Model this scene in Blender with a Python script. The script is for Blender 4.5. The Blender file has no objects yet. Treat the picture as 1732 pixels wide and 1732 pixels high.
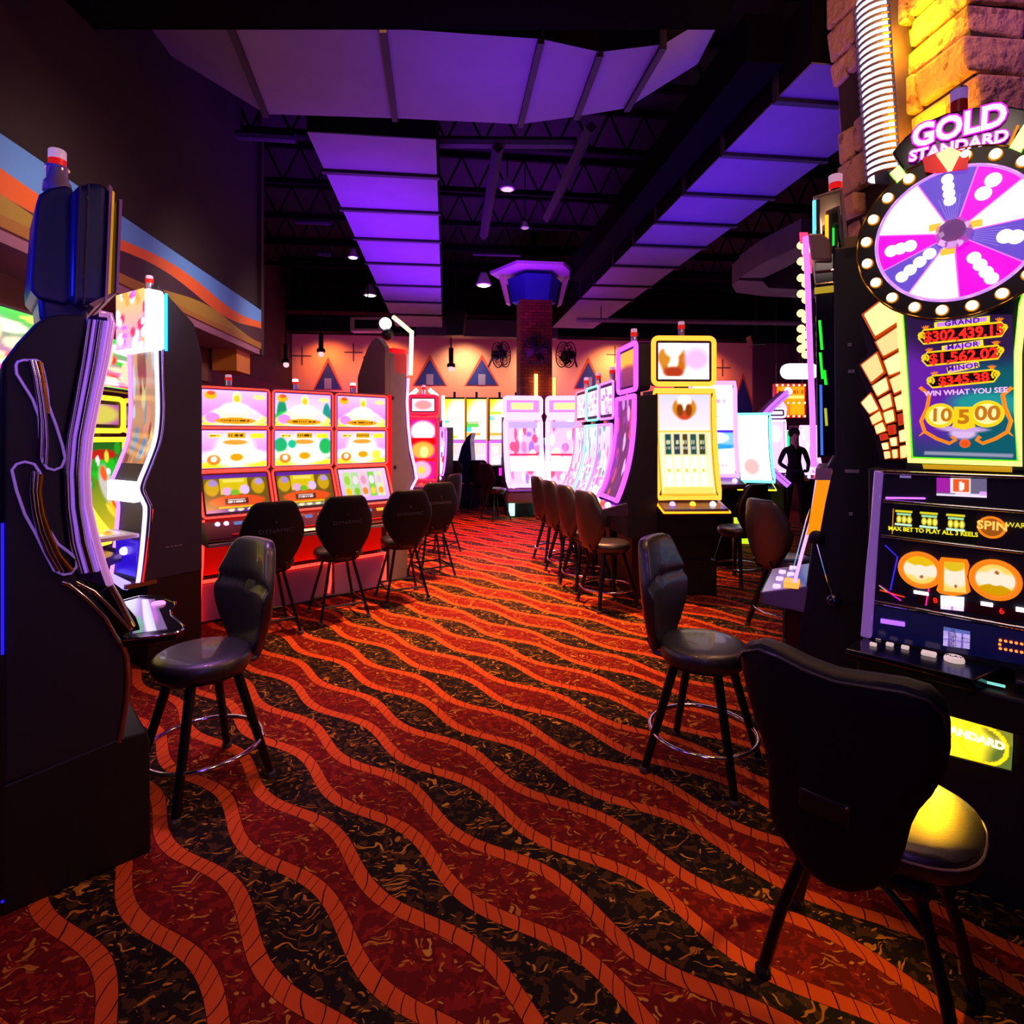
import bpy, math, random
import numpy as np
from mathutils import Vector, Matrix
random.seed(7)
C = bpy.context.scene.collection
H = 1.65; FPX = 950.0; CX = 866.0; CY = 737.0
PI = math.pi
def lin(c):
    return tuple((x/12.92 if x <= .04045 else ((x+.055)/1.055)**2.4) for x in c[:3])
def hexc(s):
    return tuple(int(s[i:i+2], 16)/255 for i in (0, 2, 4))
# ---------------------------------------------------------------- materials
MATS = {}
def M(name, col=(.5, .5, .5), rough=.6, metal=0, emi=None, es=0, bump=0, bscale=200, coat=0, spec=.5, var=0, vscale=8):
    if name in MATS: return MATS[name]
    if isinstance(col, str): col = hexc(col)
    if isinstance(emi, str): emi = hexc(emi)
    m = bpy.data.materials.new(name); m.use_nodes = True
    nt = m.node_tree; b = nt.nodes['Principled BSDF']
    b.inputs['Base Color'].default_value = (*lin(col), 1)
    b.inputs['Roughness'].default_value = rough; b.inputs['Metallic'].default_value = metal
    b.inputs['Specular IOR Level'].default_value = spec
    b.inputs['Coat Weight'].default_value = coat
    if emi:
        b.inputs['Emission Color'].default_value = (*lin(emi), 1); b.inputs['Emission Strength'].default_value = es
    if bump or var:
        tc = nt.nodes.new('ShaderNodeTexCoord')
    if bump:
        n = nt.nodes.new('ShaderNodeTexNoise'); n.inputs['Scale'].default_value = bscale
        bp = nt.nodes.new('ShaderNodeBump'); bp.inputs['Strength'].default_value = bump; bp.inputs['Distance'].default_value = .01
        nt.links.new(tc.outputs['Object'], n.inputs['Vector']); nt.links.new(n.outputs['Fac'], bp.inputs['Height'])
        nt.links.new(bp.outputs['Normal'], b.inputs['Normal'])
    if var:
        n = nt.nodes.new('ShaderNodeTexNoise'); n.inputs['Scale'].default_value = vscale; n.inputs['Detail'].default_value = 6
        mx = nt.nodes.new('ShaderNodeMix'); mx.data_type = 'RGBA'
        l = lin(col)
        mx.inputs['A'].default_value = (*[x*(1-var) for x in l], 1); mx.inputs['B'].default_value = (*[min(1, x*(1+var)) for x in l], 1)
        nt.links.new(tc.outputs['Object'], n.inputs['Vector']); nt.links.new(n.outputs['Fac'], mx.inputs['Factor'])
        nt.links.new(mx.outputs['Result'], b.inputs['Base Color'])
    MATS[name] = m; return m
def neon(col, es=6):
    return M('neon_%s_%g' % (col, es), '202020', .4, emi=col, es=es)
def screen_mat(es):
    k = 'screen_%g' % es
    if k in MATS: return MATS[k]
    m = bpy.data.materials.new(k); m.use_nodes = True; nt = m.node_tree; b = nt.nodes['Principled BSDF']
    a = nt.nodes.new('ShaderNodeAttribute'); a.attribute_name = 'Col'
    b.inputs['Base Color'].default_value = (.01, .01, .01, 1); b.inputs['Roughness'].default_value = .15
    nt.links.new(a.outputs['Color'], b.inputs['Emission Color']); b.inputs['Emission Strength'].default_value = es
    MATS[k] = m; return m
class NT:
    def __init__(s, name):
        s.m = bpy.data.materials.new(name); s.m.use_nodes = True; s.t = s.m.node_tree; s.b = s.t.nodes['Principled BSDF']
        s.tc = s.t.nodes.new('ShaderNodeTexCoord'); MATS[name] = s.m
    def put(s, sock, v):
        if isinstance(v, bpy.types.NodeSocket): s.t.links.new(v, sock)
        else: sock.default_value = v
    def ma(s, op, a, b=0, c=0):
        n = s.t.nodes.new('ShaderNodeMath'); n.operation = op
        for i, v in enumerate((a, b, c)): s.put(n.inputs[i], v)
        return n.outputs[0]
    def dot(s, v, w):
        n = s.t.nodes.new('ShaderNodeVectorMath'); n.operation = 'DOT_PRODUCT'; s.put(n.inputs[0], v); n.inputs[1].default_value = w
        return n.outputs['Value']
    def noise(s, v, scale, detail=2, dist=0):
        n = s.t.nodes.new('ShaderNodeTexNoise'); s.put(n.inputs['Vector'], v); n.inputs['Scale'].default_value = scale
        n.inputs['Detail'].default_value = detail; n.inputs['Distortion'].default_value = dist
        return n.outputs['Fac']
    def mapv(s, v, sc, rot=0):
        n = s.t.nodes.new('ShaderNodeMapping'); s.put(n.inputs['Vector'], v); n.inputs['Scale'].default_value = sc
        n.inputs['Rotation'].default_value = (0, 0, rot); return n.outputs[0]
    def mix(s, f, a, b):
        n = s.t.nodes.new('ShaderNodeMix'); n.data_type = 'RGBA'; s.put(n.inputs['Factor'], f)
        for k, v in (('A', a), ('B', b)):
            if isinstance(v, str): v = (*lin(hexc(v)), 1)
            s.put(n.inputs[k], v)
        return n.outputs['Result']
BLK = M('black_panel', '07070b', .45)
BLK2 = M('matt_black_laminate', '0e0f1a', .55, bump=.15, bscale=400)
SIDE = M('textured_dark_side', '2a2733', .6, bump=.3, bscale=500)
CHR = M('chrome', 'd8d4e0', .12, 1)
SIL = M('silver_plastic', 'a8a4b0', .3, .4)
GOLDM = M('gold_metal', 'c98a20', .25, .9)
LEA = M('black_leather', '17171c', .42, spec=.8, coat=.2, bump=.12, bscale=260)
LEAB = M('black_vinyl_back', '07070b', .55, spec=.25, bump=.1, bscale=300)
LEG = M('black_steel', '0a0a0e', .3, .3)
RUB = M('rubber', '050505', .8)
WHT = M('white_plastic', 'e0dce6', .4)
CLR = M('clear_acrylic', 'cfc6e8', .08, .55)
DCHR = M('dark_chrome', '5a5468', .1, 1)
# ---------------------------------------------------------------- mesh builder
class MB:
    def __init__(s): s.v = []; s.f = []; s.mi = []; s.mats = []; s.cur = 0
    def mat(s, m):
        if m not in s.mats: s.mats.append(m)
        s.cur = s.mats.index(m); return s
    def add(s, vs, fs):
        o = len(s.v); s.v += [tuple(v) for v in vs]
        for f in fs: s.f.append([i+o for i in f]); s.mi.append(s.cur)
        return s
    def box(s, x0, x1, y0, y1, z0, z1):
        if x0 > x1: x0, x1 = x1, x0
        if y0 > y1: y0, y1 = y1, y0
        if z0 > z1: z0, z1 = z1, z0
        return s.add([(x0,y0,z0),(x1,y0,z0),(x1,y1,z0),(x0,y1,z0),(x0,y0,z1),(x1,y0,z1),(x1,y1,z1),(x0,y1,z1)],
              [(0,3,2,1),(4,5,6,7),(0,1,5,4),(1,2,6,5),(2,3,7,6),(3,0,4,7)])
    def prism(s, prof, x0, x1):      # profile of (y,z), extruded along x
        n = len(prof)
        a = sum(prof[i][0]*prof[(i+1)%n][1]-prof[(i+1)%n][0]*prof[i][1] for i in range(n))
        if a < 0: prof = prof[::-1]
        vs = [(x0, p[0], p[1]) for p in prof]+[(x1, p[0], p[1]) for p in prof]
        fs = [list(range(n))[::-1], list(range(n, 2*n))]+[(i, (i+1)%n, (i+1)%n+n, i+n) for i in range(n)]
        return s.add(vs, fs)
    def plate(s, pts, y0, y1):       # outline of (x,z), extruded along y
        n = len(pts)
        a = sum(pts[i][0]*pts[(i+1)%n][1]-pts[(i+1)%n][0]*pts[i][1] for i in range(n))
        if a < 0: pts = pts[::-1]
        y0, y1 = min(y0, y1), max(y0, y1)
        vs = [(p[0], y0, p[1]) for p in pts]+[(p[0], y1, p[1]) for p in pts]
        return s.add(vs, [list(range(n)), list(range(n, 2*n))[::-1]]+[((i+1)%n, i, i+n, (i+1)%n+n) for i in range(n)])
    def slab(s, pts, z0, z1):        # outline of (x,y), extruded along z
        n = len(pts)
        a = sum(pts[i][0]*pts[(i+1)%n][1]-pts[(i+1)%n][0]*pts[i][1] for i in range(n))
        if a < 0: pts = pts[::-1]
        vs = [(p[0], p[1], z0) for p in pts]+[(p[0], p[1], z1) for p in pts]
        return s.add(vs, [list(range(n))[::-1], list(range(n, 2*n))]+[(i, (i+1)%n, (i+1)%n+n, i+n) for i in range(n)])
    def tube(s, pts, r, n=8, closed=False, r2=None):
        P = [Vector(p) for p in pts]; m = len(P); vs = []; up = None
        for i, p in enumerate(P):
            if closed: t = P[(i+1)%m]-P[i-1]
            else: t = P[min(i+1, m-1)]-P[max(i-1, 0)]
            t.normalize()
            if up is None:
                up = Vector((0,0,1)) if abs(t.z) < .9 else Vector((1,0,0))
            a = t.cross(up)
            if a.length < 1e-4: a = t.orthogonal()
            a.normalize(); b = t.cross(a).normalized(); up = -b if b.dot(up) < 0 else b
            rr = r if r2 is None else r+(r2-r)*i/(m-1)
            for k in range(n):
                an = 2*PI*k/n; vs.append(p+a*math.cos(an)*rr+b*math.sin(an)*rr)
        fs = []
        for i in range(m if closed else m-1):
            for k in range(n):
                fs.append((i*n+k, i*n+(k+1)%n, ((i+1)%m)*n+(k+1)%n, ((i+1)%m)*n+k))
        if not closed: fs += [list(range(n)), list(range((m-1)*n, m*n))[::-1]]
        return s.add(vs, fs)
    def lathe(s, prof, c=(0,0,0), n=20, axis='z'):
        vs = []
        for r, z in prof:
            for k in range(n):
                a = 2*PI*k/n; q = (r*math.cos(a), r*math.sin(a), z)
                if axis == 'y': q = (q[0], q[2], q[1])
                if axis == 'x': q = (q[2], q[0], q[1])
                vs.append((q[0]+c[0], q[1]+c[1], q[2]+c[2]))
        m = len(prof); fs = [(i*n+k, i*n+(k+1)%n, (i+1)*n+(k+1)%n, (i+1)*n+k) for i in range(m-1) for k in range(n)]
        fs += [list(range(n))[::-1], list(range((m-1)*n, m*n))]
        return s.add(vs, fs)
    def ball(s, c, r, n=10, sy=1, sz=1):
        pr = [(max(1e-4, r*math.sin(PI*i/n)), -r*math.cos(PI*i/n)*sz) for i in range(n+1)]
        return s.lathe(pr, c, n+4)
    def pad(s, out, T, fn, rings=7, pw=5):   # closed pillow: outline (u,v) -> fn(u,v,h)
        n = len(out); cx = sum(p[0] for p in out)/n; cy = sum(p[1] for p in out)/n
        rs = [0.0]+[math.sin(PI/2*k/rings) for k in range(1, rings+1)]
        vs = []; idx = {}
        for sg in (1, -1):
            for k, r in enumerate(rs):
                h = T*(max(0, 1-r**pw))**(1/pw)*sg
                if k == 0: idx[(sg, 0)] = [len(vs)]*n; vs.append(fn(cx, cy, h)); continue
                if k == rings and sg == -1: idx[(sg, k)] = idx[(1, k)]; continue
                idx[(sg, k)] = list(range(len(vs), len(vs)+n))
                for p in out: vs.append(fn(cx+(p[0]-cx)*r, cy+(p[1]-cy)*r, h))
        fs = []
        for sg in (1, -1):
            for k in range(rings):
                a = idx[(sg, k)]; b = idx[(sg, k+1)]
                for i in range(n):
                    j = (i+1) % n
                    f = (a[i], b[i], b[j]) if k == 0 else (a[i], b[i], b[j], a[j])
                    fs.append(f if sg == 1 else f[::-1])
        return s.add(vs, fs)
    def grid(s, fn, nu, nv):
        vs = [fn(i/nu, j/nv) for j in range(nv+1) for i in range(nu+1)]
        return s.add(vs, [(j*(nu+1)+i, j*(nu+1)+i+1, (j+1)*(nu+1)+i+1, (j+1)*(nu+1)+i) for j in range(nv) for i in range(nu)])
    def build(s, name, m=None, parent=None, smooth=False, bevel=0, seg=2, loc=None, rot=0, label=None):
        me = bpy.data.meshes.new(name); me.from_pydata(s.v, [], s.f); me.update()
        for x in (s.mats or [m]): me.materials.append(x)
        if s.mats: me.polygons.foreach_set('material_index', s.mi)
        if smooth: me.polygons.foreach_set('use_smooth', [True]*len(me.polygons))
        import bmesh
        bm = bmesh.new(); bm.from_mesh(me); bmesh.ops.recalc_face_normals(bm, faces=bm.faces); bm.to_mesh(me); bm.free()
        if smooth:
            try: me.set_sharp_from_angle(angle=math.radians(50))
            except Exception: pass
        o = bpy.data.objects.new(name, me); C.objects.link(o)
        if parent is not None: o.parent = parent
        if loc is not None: o.location = loc; o.rotation_euler = (0, 0, rot)
        if bevel:
            b = o.modifiers.new('bevel', 'BEVEL'); b.width = bevel; b.segments = seg; b.limit_method = 'ANGLE'; b.angle_limit = .7
        if label: o['label'] = label
        return o
def tag(o, label=None, cat=None, group=None, kind=None):
    if label: o['label'] = label
    if cat: o['category'] = cat
    if group: o['group'] = group
    if kind: o['kind'] = kind
    return o
def struct(mb, name, m=None, **k):
    return tag(mb.build(name, m, **k), kind='structure')
class Fr:      # a place on the floor with a heading; front of a thing = local -y
    def __init__(s, x, y, deg, z=0): s.x, s.y, s.z, s.r = x, y, z, math.radians(deg)
    def _ray(s, px, py):
        d = ((px-CX)/FPX, 1.0, -(py-CY)/FPX); c, n = math.cos(s.r), math.sin(s.r)
        R = lambda a, b: (a*c+b*n, -a*n+b*c)
        o = R(-s.x, -s.y); e = R(d[0], d[1])
        return (o[0], o[1], H-s.z), (e[0], e[1], d[2])
    def _hit(s, px, py, ax, val):
        o, d = s._ray(px, py); t = (val-o[ax])/d[ax]
        return (o[0]+d[0]*t, o[1]+d[1]*t, o[2]+d[2]*t)
    def f(s, px, py, y=0): return s._hit(px, py, 1, y)
    def s_(s, px, py, x=0): return s._hit(px, py, 0, x)
    def h(s, px, py, z=0): return s._hit(px, py, 2, z)
    def thing(s, name, label, cat, group=None):
        o = bpy.data.objects.new(name, None); C.objects.link(o); o.location = (s.x, s.y, s.z); o.rotation_euler = (0, 0, s.r)
        o.empty_display_size = .1
        return tag(o, label, cat, group)
    def world(s, x, y, z=0):
        c, n = math.cos(s.r), math.sin(s.r); return (s.x+x*c-y*n, s.y+x*n+y*c, s.z+z)
def at(px, D): return (px-CX)/FPX*D
def zat(py, D): return H-(py-CY)/FPX*D
def dup(root, x, y, deg, label, group=None):
    r = root.copy(); C.objects.link(r); r.location = (x, y, 0); r.rotation_euler = (0, 0, math.radians(deg)); r['label'] = label
    if group: r['group'] = group
    for ch in list(root.children):
        c = ch.copy(); C.objects.link(c); c.parent = r
        for g in ch.children:
            d = g.copy(); C.objects.link(d); d.parent = c
    return r
def text(s, size, mat, parent, loc, rot, ext=.002, name='lettering', align='CENTER', bold=0, sx=1, spacing=1, font_shear=0, arc=None):
    cu = bpy.data.curves.new(name, 'FONT'); cu.body = s; cu.size = size; cu.extrude = ext; cu.align_x = align; cu.align_y = 'CENTER'
    cu.offset = bold; cu.space_character = spacing; cu.shear = font_shear; cu.resolution_u = 3
    t = bpy.data.objects.new(name+'_tmp', cu); C.objects.link(t)
    dg = bpy.context.evaluated_depsgraph_get(); me = bpy.data.meshes.new_from_object(t.evaluated_get(dg))
    bpy.data.objects.remove(t)
    if arc:
        R = arc
        for v in me.vertices:
            a = v.co.x/R; rr = R+v.co.y; v.co.x = rr*math.sin(a); v.co.y = rr*math.cos(a)-R
    me.materials.clear(); me.materials.append(mat); me.name = name
    o = bpy.data.objects.new(name, me); C.objects.link(o)
    o.scale = (sx, 1, 1); o.location = loc; o.rotation_euler = rot
    if parent is not None: o.parent = parent
    return o
def smooth_pts(p, k=4, closed=False):
    n = len(p); out = []
    for i in range(n if closed else n-1):
        g = (lambda j: p[j % n]) if closed else (lambda j: p[max(0, min(n-1, j))])
        a, b, c, d = g(i-1), g(i), g(i+1), g(i+2)
        for q in range(k):
            t = q/k; out.append(tuple(.5*(2*b[m]+(c[m]-a[m])*t+(2*a[m]-5*b[m]+4*c[m]-d[m])*t*t+(3*b[m]-a[m]-3*c[m]+d[m])*t**3) for m in range(len(b))))
    if not closed: out.append(tuple(p[-1]))
    return out
# ---------------------------------------------------------------- screen painter
class Cv:
    def __init__(s, w, h, c='000000'):
        s.w, s.h = w, h; s.a = np.ones((h+1, w+1, 3))*np.array(hexc(c))
        s.U, s.V = np.meshgrid(np.linspace(0, 1, w+1), np.linspace(0, 1, h+1))
    def put(s, m, c):
        m = m[..., None]; s.a = s.a*(1-m)+np.array(hexc(c))*m; return s
    def rect(s, u0, v0, u1, v1, c): return s.put(((s.U >= u0)&(s.U <= u1)&(s.V >= v0)&(s.V <= v1))*1., c)
    def ell(s, u, v, ru, rv, c, soft=.0):
        d = np.sqrt(((s.U-u)/ru)**2+((s.V-v)/rv)**2)
        return s.put(np.clip((1+soft-d)/(soft if soft else 1e-6), 0, 1), c)
    def ring(s, u, v, ru, rv, t, c):
        d = np.sqrt(((s.U-u)/ru)**2+((s.V-v)/rv)**2); return s.put((np.abs(d-1) < t)*1., c)
    def grad(s, c0, c1, u0=0, v0=0, u1=1, v1=1):
        k = ((s.V-v0)/(v1-v0)).clip(0, 1)[..., None]; m = ((s.U >= u0)&(s.U <= u1)&(s.V >= v0)&(s.V <= v1))[..., None]
        g = np.array(hexc(c0))*(1-k)+np.array(hexc(c1))*k; s.a = s.a*(1-m)+g*m; return s
    def tri(s, u, v, w, h, c): return s.put(((s.V >= v)&(s.V <= v+h)&(np.abs(s.U-u) <= w/2*(1-(s.V-v)/h)))*1., c)
    def dots(s, n, cols, r=.03, seed=1, box=(0,0,1,1)):
        rd = random.Random(seed)
        for _ in range(n):
            s.ell(box[0]+rd.random()*(box[2]-box[0]), box[1]+rd.random()*(box[3]-box[1]), r*(.5+rd.random()), r*(.5+rd.random()), rd.choice(cols), .3)
        return s
    def words(s, u0, v0, u1, v1, c, seed=0):   # a line of tiny unreadable glyph blocks
        rd = random.Random(seed); u = u0
        while u < u1:
            w = .012+rd.random()*.02; s.rect(u, v0, min(u+w, u1), v1, c); u += w+.012
        return s
    def frame(s, t, c):
        return s.put(((s.U < t)|(s.U > 1-t)|(s.V < t)|(s.V > 1-t))*1., c)
def screen(cv, fn, parent, es=1.0, name='screen', label=None):
    w, h = cv.w, cv.h
    vs = [fn(i/w, j/h) for j in range(h+1) for i in range(w+1)]
    fs = [(j*(w+1)+i, j*(w+1)+i+1, (j+1)*(w+1)+i+1, (j+1)*(w+1)+i) for j in range(h) for i in range(w)]
    me = bpy.data.meshes.new(name); me.from_pydata(vs, [], fs); me.update()
    a = me.color_attributes.new('Col', 'FLOAT_COLOR', 'POINT')
    c = cv.a.reshape(-1, 3); c = np.where(c <= .04045, c/12.92, ((c+.055)/1.055)**2.4)
    a.data.foreach_set('color', np.concatenate([c, np.ones((len(c), 1))], 1).astype(np.float32).ravel())
    me.materials.append(screen_mat(es)); o = bpy.data.objects.new(name, me); C.objects.link(o); o.parent = parent
    if label: o['label'] = label
    return o
def flat(x0, x1, z0, z1, y): return lambda u, v: (x0+(x1-x0)*u, y, z0+(z1-z0)*v)
def rrect(x0, x1, z0, z1, r=.03, n=4):
    pts = []
    for cx, cz, a0 in ((x1-r, z1-r, 0), (x0+r, z1-r, 90), (x0+r, z0+r, 180), (x1-r, z0+r, 270)):
        for k in range(n+1):
            a = math.radians(a0+90*k/n); pts.append((cx+r*math.cos(a), cz+r*math.sin(a)))
    return pts
def quad(p, q, r, s): return lambda u, v: tuple((p[i]*(1-u)+q[i]*u)*(1-v)+(s[i]*(1-u)+r[i]*u)*v for i in range(3))
# ================================================================ camera, world
cam = bpy.data.cameras.new('camera'); co = bpy.data.objects.new('camera', cam); C.objects.link(co)
co.location = (0, 0, H); co.rotation_euler = (PI/2, 0, 0)
cam.sensor_width = 36; cam.lens = 36*FPX/1732; cam.shift_x = 0; cam.shift_y = (CY-866)/1732; cam.clip_start = .05
bpy.context.scene.camera = co
w = bpy.data.worlds.new('world'); bpy.context.scene.world = w; w.use_nodes = True
w.node_tree.nodes['Background'].inputs[0].default_value = (.25, .12, .6, 1); w.node_tree.nodes['Background'].inputs[1].default_value = .012
vs = bpy.context.scene.view_settings; vs.view_transform = 'Standard'; vs.look = 'None'; vs.exposure = 0; vs.gamma = 1
try: vs.use_curve_mapping = False
except Exception: pass
AX = (-.1168, .9932)            # direction of the room's long axis on the floor
RD = math.degrees(math.atan2(AX[1], AX[0]))-90     # = 6.7 degrees
# ================================================================ floor
n = NT('swirl_carpet'); P = n.tc.outputs['Object']
a = n.dot(P, (.76, -.65, 0)); p = n.dot(P, (.65, .76, 0))
big = n.noise(P, .6, 1)
kk = n.ma('ROUND', n.ma('SUBTRACT', n.ma('DIVIDE', p, .2), .3))
odd = n.ma('MULTIPLY', n.ma('FRACT', n.ma('MULTIPLY', n.ma('ADD', kk, 40), .5)), 2)
ph = n.ma('ADD', n.ma('MULTIPLY_ADD', a, 7.306, 2.30), n.ma('ADD', n.ma('MULTIPLY', n.ma('SUBTRACT', 1, odd), 1.9), n.ma('MULTIPLY', big, .5)))
cen = n.ma('MULTIPLY_ADD', n.ma('SINE', ph), .04, n.ma('MULTIPLY_ADD', kk, .2, .06))
dst = n.ma('SUBTRACT', p, cen)
fr = n.ma('DIVIDE', dst, .2)
inst = n.ma('LESS_THAN', n.ma('ABSOLUTE', dst), .03)
edge = n.ma('MULTIPLY', n.ma('GREATER_THAN', n.ma('ABSOLUTE', dst), .0275), inst)
jj = n.ma('ADD', kk, n.ma('SUBTRACT', n.ma('GREATER_THAN', dst, 0), 1))
par = n.ma('LESS_THAN', n.ma('FRACT', n.ma('MULTIPLY', n.ma('ADD', jj, 40), .5)), .25)
tw = n.ma('ADD', n.ma('MULTIPLY', a, 17), n.ma('MULTIPLY', n.noise(P, 6, 0), 2.0))
tick = n.ma('LESS_THAN', n.ma('FRACT', n.ma('ADD', tw, n.ma('MULTIPLY', fr, 2.4))), .075)
# leaf strokes: curved isolines of a stretched noise, broken into short pieces
m1 = n.mapv(P, (1, 1, 1), .5)
warp = n.t.nodes.new('ShaderNodeVectorMath'); warp.operation = 'ADD'
nc = n.t.nodes.new('ShaderNodeTexNoise'); nc.inputs['Scale'].default_value = 7; n.t.links.new(P, nc.inputs['Vector'])
sc = n.t.nodes.new('ShaderNodeVectorMath'); sc.operation = 'SCALE'; sc.inputs['Scale'].default_value = .28
n.t.links.new(nc.outputs['Color'], sc.inputs[0]); n.t.links.new(P, warp.inputs[0]); n.t.links.new(sc.outputs[0], warp.inputs[1])
WP = warp.outputs[0]
st = n.mapv(WP, (16, 78, 1), .35)
vo = n.t.nodes.new('ShaderNodeTexVoronoi'); vo.inputs['Scale'].default_value = 1; n.t.links.new(st, vo.inputs['Vector'])
sp = n.t.nodes.new('ShaderNodeSeparateColor'); n.t.links.new(vo.outputs['Color'], sp.inputs[0])
leafd = n.ma('LESS_THAN', vo.outputs['Distance'], n.ma('MULTIPLY', sp.outputs[0], .41))
st2 = n.mapv(WP, (18, 74, 1), 1.5)
vo2 = n.t.nodes.new('ShaderNodeTexVoronoi'); vo2.inputs['Scale'].default_value = 1; n.t.links.new(st2, vo2.inputs['Vector'])
sp2 = n.t.nodes.new('ShaderNodeSeparateColor'); n.t.links.new(vo2.outputs['Color'], sp2.inputs[0])
sel = n.ma('GREATER_THAN', n.noise(P, 6, 1), .5)
l2 = n.ma('LESS_THAN', vo2.outputs['Distance'], n.ma('MULTIPLY', sp2.outputs[1], .41))
leaf = n.ma('ADD', n.ma('MULTIPLY', leafd, sel), n.ma('MULTIPLY', l2, n.ma('SUBTRACT', 1, sel)))
blot = n.ma('GREATER_THAN', n.noise(P, 26, 3, .6), .54)
gr = n.mix(par, n.mix(blot, '6a1208', '8e200e'), n.mix(blot, '1a1208', '4a300e'))
leafc = n.mix(sp.outputs[2], 'c07a18', 'd8a030')
ground = n.mix(leaf, gr, leafc)
strip = n.mix(n.noise(P, 5, 2), 'd6501a', 'e6661e')
strip = n.mix(tick, strip, '300806'); strip = n.mix(edge, strip, '3c0a06')
col = n.mix(inst, ground, strip)
fine = n.noise(P, 900, 1)
col = n.mix(n.ma('MULTIPLY', fine, .35), col, '080303')
n.t.links.new(col, n.b.inputs['Base Color']); n.b.inputs['Roughness'].default_value = .9; n.b.inputs['Specular IOR Level'].default_value = .15
bp = n.t.nodes.new('ShaderNodeBump'); bp.inputs['Strength'].default_value = .4; bp.inputs['Distance'].default_value = .004
n.t.links.new(fine, bp.inputs['Height']); n.t.links.new(bp.outputs[0], n.b.inputs['Normal'])
struct(MB().box(-9, 12, -3, 19, -.1, 0), 'floor', n.m)
# ================================================================ room shell
CEIL = M('black_ceiling_deck', '0b0a12', .9, bump=.4, bscale=3)
struct(MB().box(-9, 12, -3, 19, 6.2, 6.35), 'ceiling', CEIL)
B = Fr(-7.6, 15.1, RD)            # back wall: local x along the wall
# back wall: painted plaster
n = NT('painted_back_wall'); P = n.tc.outputs['Object']
c = n.mix(n.noise(P, 1.2, 3), 'f8b888', 'f0a898')
n.t.links.new(c, n.b.inputs['Base Color']); n.b.inputs['Roughness'].default_value = .85
struct(MB().box(-4, 16.2, 0, .15, 0, 4.42), 'wall_back', n.m, loc=(B.x, B.y, 0), rot=B.r)
BW = M('mauve_wall', '6a4458', .85, var=.15)
struct(MB().box(14.9, 20, -.06, 0, 0, 4.42), 'wall_back_right', BW, loc=(B.x, B.y, 0), rot=B.r)
DK = M('black_bulkhead', '0a0912', .8, spec=.1)
struct(MB().box(-5, 19, -.5, .15, 4.42, 5.0), 'trim_1', DK, loc=(B.x, B.y, 0), rot=B.r)
struct(MB().box(-5, 9, -.53, -.5, 4.86, 4.96), 'trim_2', M('maroon_trim', '6a2a30', .6), loc=(B.x, B.y, 0), rot=B.r)
struct(MB().box(-5, 19, -.1, .15, 5.0, 6.2), 'trim_3', CEIL, loc=(B.x, B.y, 0), rot=B.r)
struct(MB().box(5.0, 8.8, -.9, -.5, 4.3, 4.75), 'trim_4', M('grey_bulkhead', '55505c', .7), loc=(B.x, B.y, 0), rot=B.r)
# blue tent shapes painted on the wall, each a thin appliqué with an outline
TB = M('tent_blue', '1c2f8c', .7); TL = M('tent_line', 'd0523a', .7); TD = M('tent_door', '8a86b8', .7)
for i, (px, top, bot, hw) in enumerate([(473, 612, 652, 17), (555, 612, 658, 22), (727, 608, 651, 26), (815, 608, 651, 26), (995, 613, 656, 22), (1256, 640, 720, 26)]):
    t0 = B.f(px, top-9, -.0); bl = B.f(px-hw-3, bot+1, 0); br = B.f(px+hw+3, bot+1, 0)
    mb = MB(); mb.mat(TL); mb.plate([(bl[0], bl[2]), (br[0], br[2]), (t0[0], t0[2])], -.012, 0)
    t = B.f(px, top, 0); bl = B.f(px-hw, bot, 0); br = B.f(px+hw, bot, 0)
    mb.mat(TB); mb.plate([(bl[0], bl[2]), (br[0], br[2]), (t[0], t[2])], -.02, -.01)
    d0 = B.f(px-6, bot, 0); d1 = B.f(px+6, bot-18, 0)
    mb.mat(TD); mb.box(d0[0], d1[0], -.026, -.02, d0[2], d1[2])
    o = mb.build('wall_decoration', parent=None, loc=(B.x, B.y, 0), rot=B.r)
    tag(o, ['blue tent shape on the orange wall, leftmost above the red bank', 'blue tent shape on the orange wall just right of the leftmost one',
            'blue tent shape on the wall above the red machine', 'blue tent shape on the wall between lilac machines and hanging lamp',
            'blue tent shape on the wall right of the brick pillar', 'blue tent shape low on the mauve wall beside the curved machine'][i], 'wall decoration', 'tent shapes on the back wall')
CRS = M('cross_grey', '4a4058', .7)
for i, (px, py) in enumerate([(511, 602), (598, 596), (1040, 600), (1222, 622)]):
    q = B.f(px, py, 0); mb = MB().box(q[0]-.25, q[0]+.25, -.012, 0, q[2]-.015, q[2]+.015).box(q[0]-.015, q[0]+.015, -.012, 0, q[2]-.25, q[2]+.25)
    tag(mb.build('wall_cross', CRS, loc=(B.x, B.y, 0), rot=B.r), 'thin grey cross mark on the wall, ' + ['left of the pendant lamp above the red bank', 'beside the tall grey arched cabinet', 'left of the yellow framed machine', 'right of the yellow framed machine'][i], 'wall mark', 'grey crosses on the back wall')
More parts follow.
